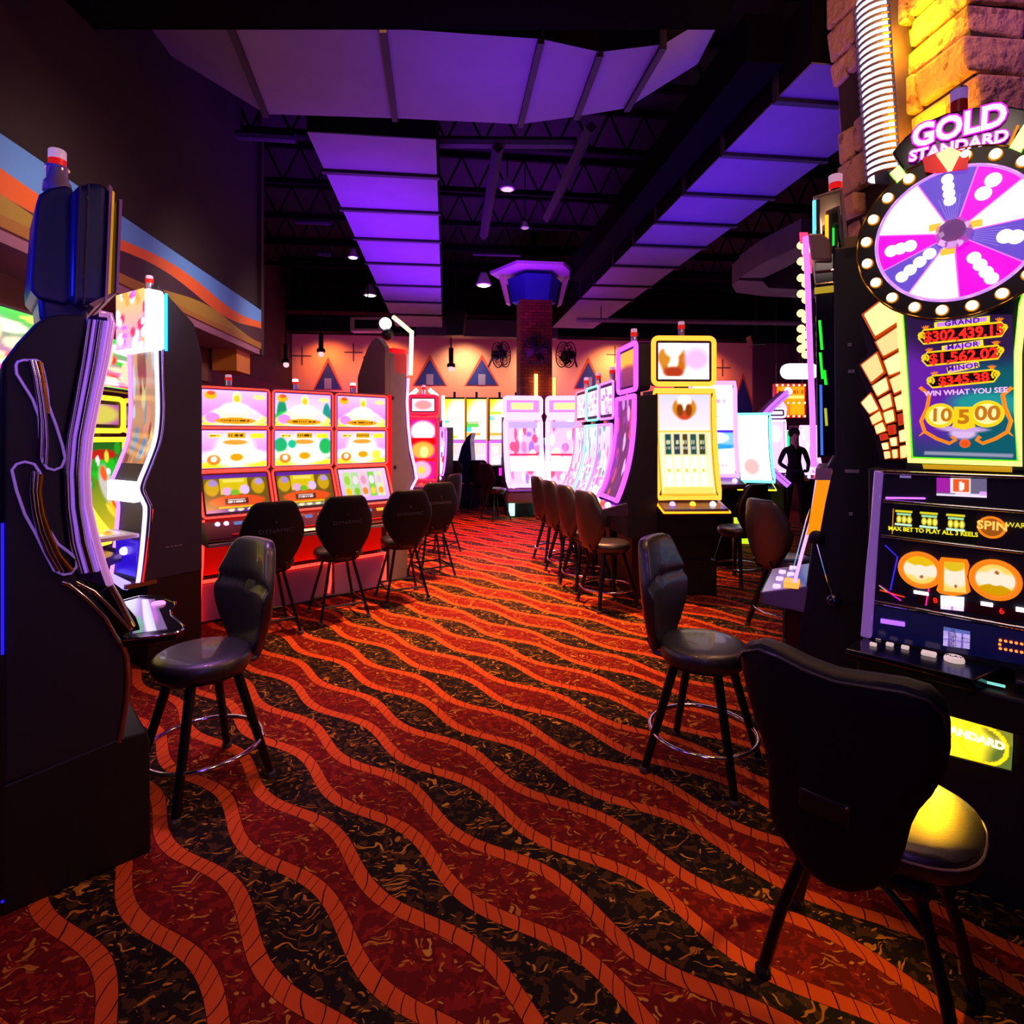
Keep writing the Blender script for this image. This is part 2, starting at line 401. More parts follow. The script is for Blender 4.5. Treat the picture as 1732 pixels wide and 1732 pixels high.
# left side: outer wall, fascia, soffit
LW = M('dark_maroon_wall', '2a0d14', .8, var=.2)
L = Fr(-2.96, 3.25, RD+90)        # local x runs along the room axis, front (-y) faces the room
n = NT('wavy_fascia'); P = n.tc.outputs['Object']
sx = n.t.nodes.new('ShaderNodeSeparateXYZ'); n.t.links.new(P, sx.inputs[0]); X = sx.outputs[0]; Z = sx.outputs[2]
def wav(z0, am, fq, ph): return n.ma('GREATER_THAN', Z, n.ma('MULTIPLY_ADD', n.ma('SINE', n.ma('MULTIPLY_ADD', X, fq, ph)), am, z0))
c = n.mix(wav(2.93, .02, 1.9, 0), '8a5a10', '8c7018')
c = n.mix(wav(3.0, .06, 2.0, 2.2), c, '2c0a18'); c = n.mix(wav(3.10, .06, 2.0, 4.2), c, 'c45208'); c = n.mix(wav(3.22, .05, 2.0, 3.6), c, '4f80c8')
n.t.links.new(c, n.b.inputs['Base Color']); n.b.inputs['Roughness'].default_value = .6
LL = 4.62
struct(MB().box(-6, LL, 0, .12, 2.86, 3.4), 'trim_5', n.m, loc=(L.x, L.y, 0), rot=L.r)
struct(MB().box(-6, LL, .02, 1.6, 2.78, 2.86), 'trim_6', M('mauve_soffit', '80506c', .7), loc=(L.x, L.y, 0), rot=L.r)
struct(MB().box(-6, LL, .05, .17, 3.4, 6.2), 'wall_left_upper', M('upper_maroon', '1a060c', .9), loc=(L.x, L.y, 0), rot=L.r)
struct(MB().box(LL, LL+.12, 0, 2.2, 2.78, 6.2), 'wall_left_end', LW, loc=(L.x, L.y, 0), rot=L.r)
struct(MB().box(-6, 13, 1.6, 1.75, 0, 2.9), 'wall_left', M('alcove_red', '4a1418', .8), loc=(L.x, L.y, 0), rot=L.r)
struct(MB().box(LL, 13, 1.6, 1.75, 2.9, 6.2), 'wall_left_far', LW, loc=(L.x, L.y, 0), rot=L.r)
struct(MB().box(-6, LL-.4, .5, .6, 2.35, 2.78), 'trim_7', M('brown_header', '5a2c18', .7), loc=(L.x, L.y, 0), rot=L.r)
struct(MB().box(LL-.5, LL, .15, .45, 2.5, 2.78), 'trim_8', M('orange_header', 'b86a20', .6), loc=(L.x, L.y, 0), rot=L.r)
# right wall, behind the stone column
struct(MB().box(-1, 18, 0, .15, 0, 6.2), 'wall_right', M('right_wall', '2c1a2c', .85), loc=(10.6, -1, 0), rot=math.radians(RD+90))
# ================================================================ ducts and ceiling structure
n = NT('duct_board'); P = n.tc.outputs['Object']
c = n.mix(n.noise(P, 3, 4), '645c78', '746c88'); n.t.links.new(c, n.b.inputs['Base Color']); n.b.inputs['Roughness'].default_value = .75
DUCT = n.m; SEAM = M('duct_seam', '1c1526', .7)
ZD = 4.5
DSIDE = M('duct_side_shaded', '0e0a14', .9, spec=.05)  # shade on the duct sides put in as a near-black colour
def pz(px, py, z=ZD):
    D = FPX*(H-z)/(py-CY); return ((px-CX)/FPX*D, D, z)
def straight_duct(name, xl, xr, y0, y1, label, seams, hh=.55):
    t = Fr(0, 0, RD, ZD)
    # corners in axis-aligned local space
    th = t.thing(name, label, 'duct'); th.location = (0, 0, ZD)
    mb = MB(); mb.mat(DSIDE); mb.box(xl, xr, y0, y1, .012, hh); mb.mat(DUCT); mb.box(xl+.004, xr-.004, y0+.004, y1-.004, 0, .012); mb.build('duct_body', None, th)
    for s in seams:
        MB().box(xl-.02, xr+.02, s, s+.06, -.035, hh+.03).build('duct_flange', SEAM, th)
    return th
def loc_of(px, py, z=ZD):
    x, y, _ = pz(px, py, z); c, s = math.cos(math.radians(RD)), math.sin(math.radians(RD))
    return (x*c+y*s, -x*s+y*c)
l0 = loc_of(540, 270); r0 = loc_of(739, 270)
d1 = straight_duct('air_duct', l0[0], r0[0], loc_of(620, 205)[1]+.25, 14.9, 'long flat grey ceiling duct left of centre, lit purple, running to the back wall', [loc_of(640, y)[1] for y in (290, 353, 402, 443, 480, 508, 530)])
l1 = loc_of(1100, 385); r1 = loc_of(1240, 385)
r1b = loc_of(1355, 300)
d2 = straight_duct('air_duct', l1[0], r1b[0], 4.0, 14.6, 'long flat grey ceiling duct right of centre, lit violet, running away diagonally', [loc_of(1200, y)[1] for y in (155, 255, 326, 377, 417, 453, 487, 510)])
# dark steel beam hugging duct 2 on its left side
struct(MB().box(l1[0]-.42, l1[0]-.1, 4.2, 10.6, 4.62, 5.0), 'trim_9', M('dark_steel_beam', '06050a', .9, spec=.03), loc=(0, 0, 0), rot=math.radians(RD))
# crossing faceted duct near the camera
th = Fr(0, 0, 0, 0).thing('air_duct', 'faceted grey duct crossing the ceiling nearest the camera', 'duct')
far = [(290, 95, 4.95), (450, 193, ZD), (668, 200, ZD), (880, 210, ZD), (975, 197, ZD), (1060, 183, ZD), (1180, 108, 4.9)]
near = [(175, -60, 4.95), (388, 38, ZD), (648, 47, ZD), (915, 66, ZD), (1015, 88, ZD), (1122, 75, ZD), (1230, 10, 4.9)]
FP = [Vector(pz(*p)) for p in far]; NP = [Vector(pz(*p)) for p in near]
up = Vector((0, 0, .6)); mb = MB()
for i in range(len(FP)-1):
    a0, a1, b0, b1 = NP[i], NP[i+1], FP[i], FP[i+1]
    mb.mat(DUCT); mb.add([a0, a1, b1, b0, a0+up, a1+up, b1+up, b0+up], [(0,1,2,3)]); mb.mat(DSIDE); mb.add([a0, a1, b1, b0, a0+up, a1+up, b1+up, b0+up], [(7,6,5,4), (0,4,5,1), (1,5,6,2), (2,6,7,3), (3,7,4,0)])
mb.build('duct_body', None, th)
for i in range(1, len(FP)-1):
    a, b = NP[i], FP[i]; d = Vector((.025, 0, 0)); dz = Vector((0, 0, -.035))
    MB().add([a-d+dz, a+d+dz, b+d+dz, b-d+dz, a-d+up, a+d+up, b+d+up, b-d+up], [(0,1,2,3), (7,6,5,4), (0,4,5,1), (1,5,6,2), (2,6,7,3), (3,7,4,0)]).build('duct_flange', SEAM, th)
struct(MB().box(-2.6, 1.3, 3.25, 3.5, 4.18, 4.9), 'trim_10', M('dark_steel_beam', '06050a', .9, spec=.03))
# right far duct elbow and its branch
th = Fr(0, 0, 0, 0).thing('air_duct', 'short bent grey duct far right behind the bulb-edged machine', 'duct')
def duct_poly(pts, th, hh=.4, nm='duct_body'):
    V = [Vector(pz(*p)) for p in pts]; n_ = len(V)
    mb = MB(); mb.add([tuple(v) for v in V]+[tuple(v+Vector((0, 0, hh))) for v in V], [list(range(n_)), list(range(n_, 2*n_))[::-1]]+[(i, (i+1) % n_, (i+1) % n_+n_, i+n_) for i in range(n_)])
    return mb.build(nm, DUCT, th)
duct_poly([(1238, 483), (1250, 474), (1290, 476), (1300, 487), (1400, 492), (1400, 506), (1290, 501), (1245, 495)], th)
duct_poly([(1250, 470), (1290, 445), (1355, 415), (1400, 415), (1330, 452), (1292, 470)], th)
mb = MB()
STL = M('ceiling_steel', '2a2436', .7)
th = Fr(0, 0, 0, 0).thing('pipe_run', 'thin dark pipes and conduits running across the black ceiling at left', 'pipes')
for k, (pa, pb, z, r) in enumerate([((400, 228), (500, 234), 5.2, .06), ((500, 375), (560, 377), 5.2, .04), ((536, 428), (560, 430), 5.2, .05), ((740, 240), (975, 242), 5.2, .07), ((800, 430), (880, 432), 5.2, .03)]):
    a, b = pz(*pa, z), pz(*pb, z); MB().tube([a, b], r, 8).build('pipe', STL, th)
th = Fr(0, 0, 0, 0).thing('roof_joists', 'black open roof joists crossing above the ducts', 'joists')
JS = M('joist_black', '08070c', .9, spec=.1)
for k in range(9):
    y = 3.2+k*1.45
    j = MB(); j.box(-8, 9, y, y+.06, 5.55, 5.63); j.box(-8, 9, y, y+.06, 6.1, 6.18)
    for m_ in range(34):
        x = -8+m_*.5; j.tube([(x, y+.03, 5.6), (x+.25, y+.03, 6.12)], .018, 5); j.tube([(x+.25, y+.03, 6.12), (x+.5, y+.03, 5.6)], .018, 5)
    j.build('joist', JS, th)
th.rotation_euler = (0, 0, math.radians(RD))
# diagonal braces
for k, (pa, pb, lab) in enumerate([((1000, 215), (925, 370), 'slanting dark steel brace right of the long purple duct'), ((842, 250), (818, 400), 'steep dark steel brace just right of the long purple duct')]):
    a, b = pz(*pa, 5.1), pz(*pb, 5.1); tag(MB().tube([a, b], .07, 4).build('ceiling_brace', M('brace_steel', '120e1c', .7)), lab, 'brace', 'ceiling braces')
# round dark dome at the top with olive light falling on it
# ceiling cans and small lamps
CANM = M('lamp_can_white', 'c8c0d0', .4)
def can(px, py, D, r, label, es=8, col='fff0ff', cord=0, nm='ceiling_lamp', cat='ceiling lamp', grp=None):
    x, z = at(px, D), zat(py, D); t = Fr(x, D, 0, z).thing(nm, label, cat, grp)
    MB().lathe([(r*.45, r*1.6), (r*.5, r*1.5), (r, .1*r), (r*.92, 0)], n=16).build('lamp_can', CANM, t, smooth=True)
    MB().lathe([(.001, -.012), (r*.6, -.012), (r*.85, .005)], n=16).build('bulb', neon(col, es), t)
    MB().tube([(0, 0, r*1.5), (0, 0, max(.3, 6.2-z-.02) if not cord else cord)], .012, 6).build('stem', LEG, t)
    return x, D, z
can(858, 321, 9.0, .12, 'white dome lamp hanging in the dark ceiling, above the hexagonal canopy', 1.2, 'ffc8e8')
can(626, 500, 13.0, .16, 'lit ceiling lamp left of the long duct, lower of the two', 4, 'd8e8ff')
can(597, 436, 10.5, .1, 'small lit ceiling lamp on the left edge of the long duct', 4, 'fff4ff')
can(818, 483, 11.0, .15, 'brightest ceiling lamp, left of the hexagonal canopy', 12, 'fff0e0')
can(888, 386, 9.5, .07, 'tiny unlit ceiling lamp straight above the hexagonal canopy', .5, 'e0b0d0')
for px, p0, p1, lab in [(484, 575, 615, 'pendant lamp hanging lowest before the orange wall, left'), (543, 565, 597, 'short pendant lamp before the orange wall, between tents'), (763, 560, 622, 'pendant lamp hanging on a thin rod before the wall between two tents')]:
    D = 14.2; x = at(px, D); z = zat(p1, D); t = Fr(x, D, 0, z).thing('pendant_lamp', lab, 'pendant lamp', 'pendant lamps at the back wall')
    MB().tube([(0, 0, .3), (0, 0, 6.15-z)], .02, 6).build('rod', BLK, t)
    MB().lathe([(.05, .5), (.06, .5), (.06, .12), (.1, .1), (.11, .02)], n=12).build('lamp_holder', BLK, t, smooth=True)
    MB().ball((0, 0, -.03), .07).build('bulb', neon('ffc0c8', 1.3), t, smooth=True)
# black loudspeakers on the bulkhead
for px, py, w_, lab in [(770, 548, 38, 'black loudspeaker hanging under the grey bulkhead near the duct end'), (1280, 577, 30, 'small black loudspeaker under the bulkhead at right')]:
    D = 13.6; x = at(px, D); z = zat(py, D); hw = w_/2/FPX*D
    t = Fr(x, D, 0, z).thing('loudspeaker', lab, 'loudspeaker', None)
    hh = .3 if w_ > 35 else .12
    MB().plate([(-hw, hh), (hw, hh), (hw*.75, -hh), (-hw*.75, -hh)], -.15, .15).build('speaker_box', BLK, t, bevel=.02)
    MB().box(-.02, .02, -.02, .02, hh, 6.15-z).build('hanger', BLK, t)
# air vent box
D = 12.2; t = Fr(at(620, D), D, 0, zat(548, D)).thing('vent_box', 'pale framed rectangular vent box left of the long duct end', 'vent')
MB().box(-.36, .36, 0, .3, -.15, .15).build('vent_frame', M('vent_cream', 'c8a890', .6), t, bevel=.01)
MB().box(-.26, .26, -.01, 0, -.1, .09).build('vent_opening', BLK, t)
MB().box(-.01, .01, .1, .12, .15, 6.15-zat(548, D)).build('hanger', BLK, t)
# ================================================================ brick pillar with hexagonal canopy
D = 12.6; bx = at(903, D)
n = NT('red_brick'); P = n.tc.outputs['Object']
br = n.t.nodes.new('ShaderNodeTexBrick'); br.inputs['Scale'].default_value = 5; br.inputs['Color1'].default_value = (*lin(hexc('8c3a28')), 1); br.inputs['Color2'].default_value = (*lin(hexc('6a2420')), 1); br.inputs['Mortar'].default_value = (*lin(hexc('3a1a1a')), 1)
br.inputs['Brick Width'].default_value = .9; br.inputs['Row Height'].default_value = .35; br.inputs['Mortar Size'].default_value = .03
mpn = n.t.nodes.new('ShaderNodeMapping'); mpn.inputs['Rotation'].default_value = (PI/2, 0, 0); n.t.links.new(P, mpn.inputs['Vector']); n.t.links.new(mpn.outputs[0], br.inputs['Vector'])
n.t.links.new(br.outputs['Color'], n.b.inputs['Base Color']); n.b.inputs['Roughness'].default_value = .85
t = Fr(bx, D, RD).thing('brick_pillar', 'red brick pillar in the middle of the hall under a hexagonal canopy', 'pillar')
MB().box(-.35, .35, -.35, .35, 0, 4.62).build('shaft', n.m, t)
MB().lathe([(.5, 4.62), (.6, 5.14)], n=6).build('canopy_skirt', M('canopy_blue', '1c3cb0', .6), t)
MB().lathe([(.98, 5.24), (1.0, 5.3), (.8, 5.34)], n=6).build('canopy_top', M('canopy_lilac', 'c8b8f0', .6), t)
MB().lathe([(.4, 5.14), (.4, 5.24)], n=6).build('canopy_collar', M('canopy_blue', '1c3cb0', .6), t)
MB().lathe([(.06, 5.34), (.06, 6.18)], n=6).build('canopy_stem', BLK, t)
for s in (-1, 1): MB().plate([(s*.66, 5.16), (s*.78, 5.18), (s*.62, 4.6), (s*.54, 4.56)], -.08, .08).build('canopy_bracket', M('bracket_white', 'e8dccc', .5), t)
for k, (dx, w_, hh, col) in enumerate([(.03, .035, .5, 'ffb040'), (.42, .03, .42, 'ff9a30')]):
    z0 = zat(672, D-.4); tt = Fr(bx+dx, D-.42, RD, z0).thing('wall_sconce', ['glowing upright tube sconce on the brick pillar front', 'second slimmer glowing sconce on the brick pillar right edge'][k], 'wall lamp')
    MB().box(-.04, .04, -.02, .06, -.05, .02).build('bracket', BLK, tt); MB().tube([(0, 0, .02), (0, 0, hh)], w_, 10).build('glass_tube', neon(col, 9), tt)
# fans
FAN = M('fan_black', '0c0a10', .5)
def fan(px, py, D, r, deg, label, arm):
    x, z = at(px, D), zat(py, D); t = Fr(x, D, deg, z).thing('wall_fan', label, 'fan', 'black fans around the pillar')
    mb = MB()
    for yy in (-.09, .09): mb.tube([(r*math.cos(a*PI/10), yy, r*math.sin(a*PI/10)) for a in range(20)], .012, 5, closed=True)
    for k in range(16):
        a = k*PI/8; mb.tube([(.05*math.cos(a), -.12, .05*math.sin(a)), (r*.7*math.cos(a), -.12, r*.7*math.sin(a)), (r*math.cos(a), 0, r*math.sin(a)), (r*.7*math.cos(a), .11, r*.7*math.sin(a)), (.08*math.cos(a), .13, .08*math.sin(a))], .007, 4)
    mb.build('cage', FAN, t)
    for k in range(4):
        a = k*PI/2+.4; ca, sa = math.cos(a), math.sin(a)
        MB().add([(.04*ca, -.03, .04*sa), (r*.85*math.cos(a-.3), -.05, r*.85*math.sin(a-.3)), (r*.85*math.cos(a+.35), .04, r*.85*math.sin(a+.35)), (.05*math.cos(a+.8), .02, .05*math.sin(a+.8)),
                  (.04*ca, -.02, .04*sa), (r*.85*math.cos(a-.3), -.04, r*.85*math.sin(a-.3)), (r*.85*math.cos(a+.35), .05, r*.85*math.sin(a+.35)), (.05*math.cos(a+.8), .03, .05*math.sin(a+.8))],
                 [(0,1,2,3), (7,6,5,4), (0,4,5,1), (1,5,6,2), (2,6,7,3), (3,7,4,0)]).build('blade', FAN, t)
    MB().lathe([(.05, -.1), (.09, -.05), (.1, .18), (.05, .24)], axis='y', n=12).build('motor', FAN, t, smooth=True)
    MB().tube([(0, .2, 0), arm], .025, 6).build('arm', FAN, t)
fan(848, 600, 12.45, .28, 65, 'black cage fan on the left of the brick pillar, turned sideways', (.35, .5, -.2))
fan(957, 600, 12.45, .28, -65, 'black cage fan on the right of the brick pillar, turned sideways', (-.35, .5, -.2))
fan(908, 592, 12.05, .3, 0, 'black cage fan on the front of the brick pillar', (0, .25, 0))
# ================================================================ stone column
n = NT('rough_stone'); P = n.tc.outputs['Object']
c = n.mix(n.noise(P, 2.2, 4), '96725a', 'c8a488'); c = n.mix(n.ma('GREATER_THAN', n.noise(P, 9, 5), .62), c, '7a6050')
n.t.links.new(c, n.b.inputs['Base Color']); n.b.inputs['Roughness'].default_value = .9
bp = n.t.nodes.new('ShaderNodeBump'); bp.inputs['Strength'].default_value = .9; bp.inputs['Distance'].default_value = .05
n.t.links.new(n.noise(P, 14, 6), bp.inputs['Height']); n.t.links.new(bp.outputs[0], n.b.inputs['Normal'])
S = Fr(2.66, 3.15, RD)          # near-left corner; left face runs to +y, front face to +x
th = S.thing('stone_column', 'huge rough stone block column lit orange behind the wheel machine', 'column')
rd = random.Random(3)
mb = MB(); z = 0
def blk(mb, x0, x1, y0, y1, z0, z1, j=.018):
    vs = []
    for zz in (z0, z1):
        for (xx, yy) in ((x0, y0), (x1, y0), (x1, y1), (x0, y1)): vs.append((xx+rd.uniform(-j, j)+(-.075*(zz-2.6) if xx < .1 else 0), yy+rd.uniform(-j, j), zz+rd.uniform(-j, j)*.8))
    mb.add(vs, [(0,3,2,1),(4,5,6,7),(0,1,5,4),(1,2,6,5),(2,3,7,6),(3,0,4,7)])
row = 0
while z < 6.1:
    hh = min(rd.uniform(.13, .27), 6.19-z)
    y = 0; c0 = rd.uniform(.3, .5)
    off = rd.uniform(.2, .55)
    blk(mb, rd.uniform(-.03, .02), off, rd.uniform(-.04, .03), c0, z+.008, z+hh-.008)   # quoin
    y = c0+.012
    while y < 1.02:
        l = min(rd.uniform(.15, .38), 1.1-y); l = 1.1-y if 1.1-y-l < .12 else l
        blk(mb, rd.uniform(-.05, .04), .3, y, y+l-.012, z+.008, z+hh-.008); y += l
    x = off+.012
    while x < 1.3:
        l = min(rd.uniform(.15, .38), 1.4-x); l = 1.4-x if 1.4-x-l < .12 else l
        blk(mb, x, x+l-.012, rd.uniform(-.05, .04), .3, z+.008, z+hh-.008); x += l
    z += hh
mb.build('stone_blocks', n.m, th, bevel=.022, seg=3, smooth=False)
mb = MB(); mb.add([(.03-.075*(0-2.6), .03, 0), (1.35, .03, 0), (1.35, 1.07, 0), (.03-.075*(0-2.6), 1.07, 0), (.03-.075*3.6, .03, 6.19), (1.35, .03, 6.19), (1.35, 1.07, 6.19), (.03-.075*3.6, 1.07, 6.19)], [(0,3,2,1),(4,5,6,7),(0,1,5,4),(1,2,6,5),(2,3,7,6),(3,0,4,7)])
mb.build('mortar_core', M('mortar', '2a2018', .95), th)
# louvred sconce on the left face
K = Fr(*S.world(-.14, .56)[:2], RD+90-180)
K = Fr(S.world(-.16, .55)[0], S.world(-.16, .55)[1], RD-90, 0)   # front (-y) faces the hall's centre
th = K.thing('wall_sconce', 'tall half round louvred sconce glowing white on the stone column', 'wall lamp')
th.rotation_euler = (0, -math.radians(4.2), 0); th.rotation_euler.rotate_axis('Z', 0)
th.rotation_euler = (0, 0, K.r)
z0, z1 = 3.35, 4.5; ln = lambda z: .075*(z-2.6)
mb = MB(); R = .12
lz = lambda z: -ln(z)+.08
for k in range(27):
    z = z0+k*(z1-z0)/27; mb.tube([(R*math.cos(PI+PI*q/12), lz(z)+R*math.sin(PI+PI*q/12), z) for q in range(13)], .009, 5)
mb.build('louvre_blades', M('louvre_grey', '584c68', .4, .4), th)
mb = MB(); mb.add([((R*.9)*math.cos(PI+PI*q/12), lz(z)+(R*.9)*math.sin(PI+PI*q/12), z) for z in (z0, z1) for q in range(13)], [(q, q+1, q+14, q+13) for q in range(12)])
mb.build('diffuser', neon('fff2ff', 1.6), th)
for s in (-1, 1): MB().add([(s*R-.012, lz(z)-.02, z) for z in (z0, z1+.06)]+[(s*R+.012, lz(z)-.02, z) for z in (z0, z1+.06)]+[(s*R-.012, lz(z)+.12, z) for z in (z0, z1+.06)]+[(s*R+.012, lz(z)+.12, z) for z in (z0, z1+.06)],
      [(0,1,3,2), (4,6,7,5), (0,4,5,1), (2,3,7,6), (0,2,6,4), (1,5,7,3)]).build('side_rail', M('rail_purple_grey', '4a4050', .4, .5), th)
# ================================================================ stools
def back_outline(n=36, wtop=.16, wmid=.25, wbot=.11, h=.56):
    ks = [(0, 0), (.012, wtop*.6), (.03, wtop*.9), (.09, wtop+.018), (.2, wtop+.045), (.33, wmid*.95), (.45, wmid), (.57, wmid*.97), (.7, wmid*.86), (.83, wmid*.69), (.94, wbot*1.15), (.985, wbot), (1, wbot*.8), (1, 0)]
    L_ = [( -x, h*(1-t)) for t, x in ks if x > 0]; R_ = [(x, h*(1-t)) for t, x in ks[::-1] if x > 0]
    pts = R_+L_
    return smooth_pts(pts, 3, True)
    out = []
    for i in range(len(pts)):
        p, q = pts[i], pts[(i+1) % len(pts)]
        for k in range(2): out.append((p[0]+(q[0]-p[0])*k/2, p[1]+(q[1]-p[1])*k/2))
    return out
def candle(parent, x, y, z, h=.16, r=.03, lit=False):
    MB().lathe([(r*1.15, 0), (r*1.15, h*.12), (r, h*.15), (r, h*.55)], (x, y, z), 12).build('candle_base', CLR, parent, smooth=True)
    MB().lathe([(r*1.05, h*.55), (r*1.05, h*.78)], (x, y, z), 12).build('candle_red_band', M('candle_red', 'c01818', .3, emi='ff2020', es=.5), parent, smooth=True)
    MB().lathe([(r*.95, h*.78), (r*.95, h*.97), (r*.7, h)], (x, y, z), 12).build('candle_cap', neon('ffe8ff', 5) if lit else M('candle_white', 'd8b8d8', .3, emi='ffc8f0', es=.35), parent, smooth=True)
def make_stool(x, y, deg, label, group, square=False, front_mat=LEA, words=False, ring_mat=CHR, swivel=0):
    t = Fr(x, y, deg).thing('bar_stool', label, 'stool', group)
    so = [(.218*math.cos(a*PI/16), .21*math.sin(a*PI/16)*(1.05 if math.sin(a*PI/16) < 0 else 1)) for a in range(32)]
    MB().pad(so, .052, lambda u, v, h: (u, v, .585+h*(1.0)), 7, 4).build('seat', LEA, t, smooth=True)
    MB().lathe([(.15, .515), (.19, .53), (.2, .555)], n=24).build('seat_pan', LEG, t, smooth=True)
    def fb(u, v, h):
        yy = .215+.06*(v/.56)+(.10*(u/.22)**2*-.5)
        dent = -.022*math.exp(-((v-.34)/.02)**2) if h < 0 else 0
        return (u, yy+h-dent, .57+v)
    MB().pad(back_outline(), .038, fb, 12, 5).build('backrest', LEAB if square else LEA, t, smooth=True)
    for s in (-1, 1): MB().tube([(s*.09, .14, .545), (s*.09, .21, .55), (s*.09, .25, .62)], .014, 6).build('back_bracket', LEG, t)
    feet = .215
    for sx_ in (-1, 1):
        for sy_ in (-1, 1):
            l = MB().tube([(sx_*.1, sy_*.1, .54), (sx_*feet, sy_*feet, .012)], .024 if not square else .014, 8, r2=.019 if not square else .014).build('leg', LEG, t, smooth=True)
            MB().lathe([(.024, 0), (.024, .02), (.018, .03)], (sx_*feet, sy_*feet, 0), 8).build('foot_glide', M('glide', '4a4440', .5, .3), l)
    if square:
        r = .187; c = [(r, r), (-r, r), (-r, -r), (r, -r)]
        mb = MB()
        for i in range(4): mb.tube([(*c[i], .14), (*c[(i+1) % 4], .14)], .011, 6)
        mb.build('footrest', LEG, t)
    else:
        MB().tube([(.255*math.cos(a*PI/20), .255*math.sin(a*PI/20), .185) for a in range(40)], .011, 8, closed=True).build('footrest_ring', ring_mat, t, smooth=True)
    if words:
        text('DYNAMIC', .045, M('back_print', '3a4250', .5), t, (0, .298, .89), (PI/2, 0, PI), .001, 'back_lettering', sx=1.3)
        text('V', .035, M('back_print', '3a4250', .5), t, (0, .308, .96), (PI/2, 0, PI), .001, 'back_mark')
    return t
ANG = lambda dx, dy: math.degrees(math.atan2(dy, dx))+90
make_stool(-1.47, 2.68, ANG(-.60, -.80), 'black leather stool under the deck of the big dark machine at left', None)
make_stool(.95, 2.80, ANG(.80, -.60), 'black leather swivel stool with chrome ring, facing the lever machine at right', None)
g = 'stools at the red neon bank'
b0 = make_stool(-2.06, 4.72, ANG(-.60, .8), 'black stool before the left screens of the red neon bank', g, True, words=True)
dup(b0, -1.60, 5.17, ANG(-.55, .83), 'black stool before the middle screens of the red neon bank', g)
dup(b0, -1.12, 5.72, ANG(-.45, .89), 'black stool before the right screens of the red neon bank', g)
dup(b0, -.95, 6.6, ANG(-.5, .86), 'black stool behind the right-hand stool of the red neon bank', g)
b1 = make_stool(-1.02, 7.9, ANG(-.9, .4), 'small far stool in a row with the red bank stools, by the arched cabinet', None, True)
g = 'stools facing the slant screen bank'
c0 = make_stool(.93, 5.48, ANG(.93, .36), 'nearest stool of the row facing the lilac slant screen bank', g)
dup(c0, .80, 6.10, ANG(.93, .3), 'second stool from the front in the row facing the slant screens', g)
dup(c0, .68, 6.72, ANG(.93, .3), 'third stool from the front in the row facing the slant screens', g)
dup(c0, .56, 7.40, ANG(.93, .3), 'farthest stool of the row facing the slant screens', g)
dup(b1, at(838, 11.0), 11.0, ANG(.8, .6), 'far stool standing before the left lilac curved machine')
dup(b1, at(768, 12.2), 12.2, ANG(.1, 1), 'far dark stool before the yellow screen bank, left')
dup(b1, at(812, 12.4), 12.4, ANG(.1, 1), 'far dark stool before the yellow screen bank, right')
dup(c0, 2.55, 6.35, ANG(-.5, .86), 'black stool standing right of the yellow framed machine')
dup(c0, 2.32, 4.75, ANG(.95, .3), 'stool half hidden behind the lever machine at right')
# near chair with the wide wrapped back
NC = Fr(1.115, 1.74, 137)
t = NC.thing('casino_chair', 'large black chair with wide wrapped back in the near right foreground', 'chair')
tr = [(1252,1100),(1262,1088),(1290,1082),(1325,1092),(1370,1112),(1420,1130),(1480,1140),(1530,1150),(1572,1166),(1597,1192),(1606,1230),(1606,1275),(1598,1315),(1580,1345),(1556,1370),(1540,1400),(1530,1440),(1515,1480),(1480,1500),(1440,1503),(1400,1490),(1365,1465),(1335,1425),(1312,1400),(1303,1370),(1302,1330),(1300,1290),(1292,1250),(1278,1215),(1264,1170),(1254,1130)]
out = []
for p_ in tr:
    q_ = NC.f(p_[0], p_[1], .27); out.append((q_[0], q_[2]))
mxz = sum(o[0] for o in out)/len(out)
out2 = []
for i in range(len(out)):
    p_, q_ = out[i], out[(i+1) % len(out)]
    out2 += [p_, ((p_[0]+q_[0])/2, (p_[1]+q_[1])/2)]
def fbk(u, v, h):
    k = (u-mxz)/.28
    return (u, .27-.05*k*k+h+.03*(v-.6), v)
MB().pad(out2, .05, fbk, 9, 6).build('backrest', LEAB, t, smooth=True)
topz = max(o[1] for o in out)
tp = [NC.f(x_, y_, .27) for x_, y_ in tr[0:11]]
MB().tube([fbk(p_[0], p_[2]-.02, .045) for p_ in tp], .005, 6).build('piping', LEA, t, smooth=True)
mb = MB(); mb.mat(BLK)
h0 = NC.f(1350, 1300, .32); h1 = NC.f(1440, 1335, .32)
MB().box(min(h0[0], h1[0])-.0, max(h0[0], h1[0]), .30, .325, .60, .66).build('grab_handle', BLK, t, bevel=.008)
hz = NC.f(1433, 1328, .33); MB().ball((hz[0], .327, .655), .005).build('handle_rivet', CHR, t)
so = []
for p_ in [(1530,1255),(1600,1270),(1660,1300),(1690,1335),(1685,1365),(1660,1395),(1625,1430),(1585,1455),(1545,1468)]:
    q_ = NC.h(p_[0], p_[1], .52); so.append((q_[0], q_[1]))
sc_ = [(.29*math.cos(a*PI/18), .24*math.sin(a*PI/18)-.0) for a in range(36)]
sc_ = [(math.copysign(abs(math.cos(a*PI/18))**.75, math.cos(a*PI/18))*.27, math.copysign(abs(math.sin(a*PI/18))**.75, math.sin(a*PI/18))*.235) for a in range(36)]
MB().pad(sc_, .05, lambda u, v, h: (u, v-.02, .49+h), 8, 5).build('seat', LEA, t, smooth=True)
MB().tube([(u*1.005, v*1.005-.02, .505) for u, v in sc_], .0035, 5, closed=True).build('seat_stitching', M('stitch_thread', '8a7a70', .6), t)
MB().box(-.17, .17, -.16, .2, .40, .45).build('seat_pan', LEG, t, bevel=.02)
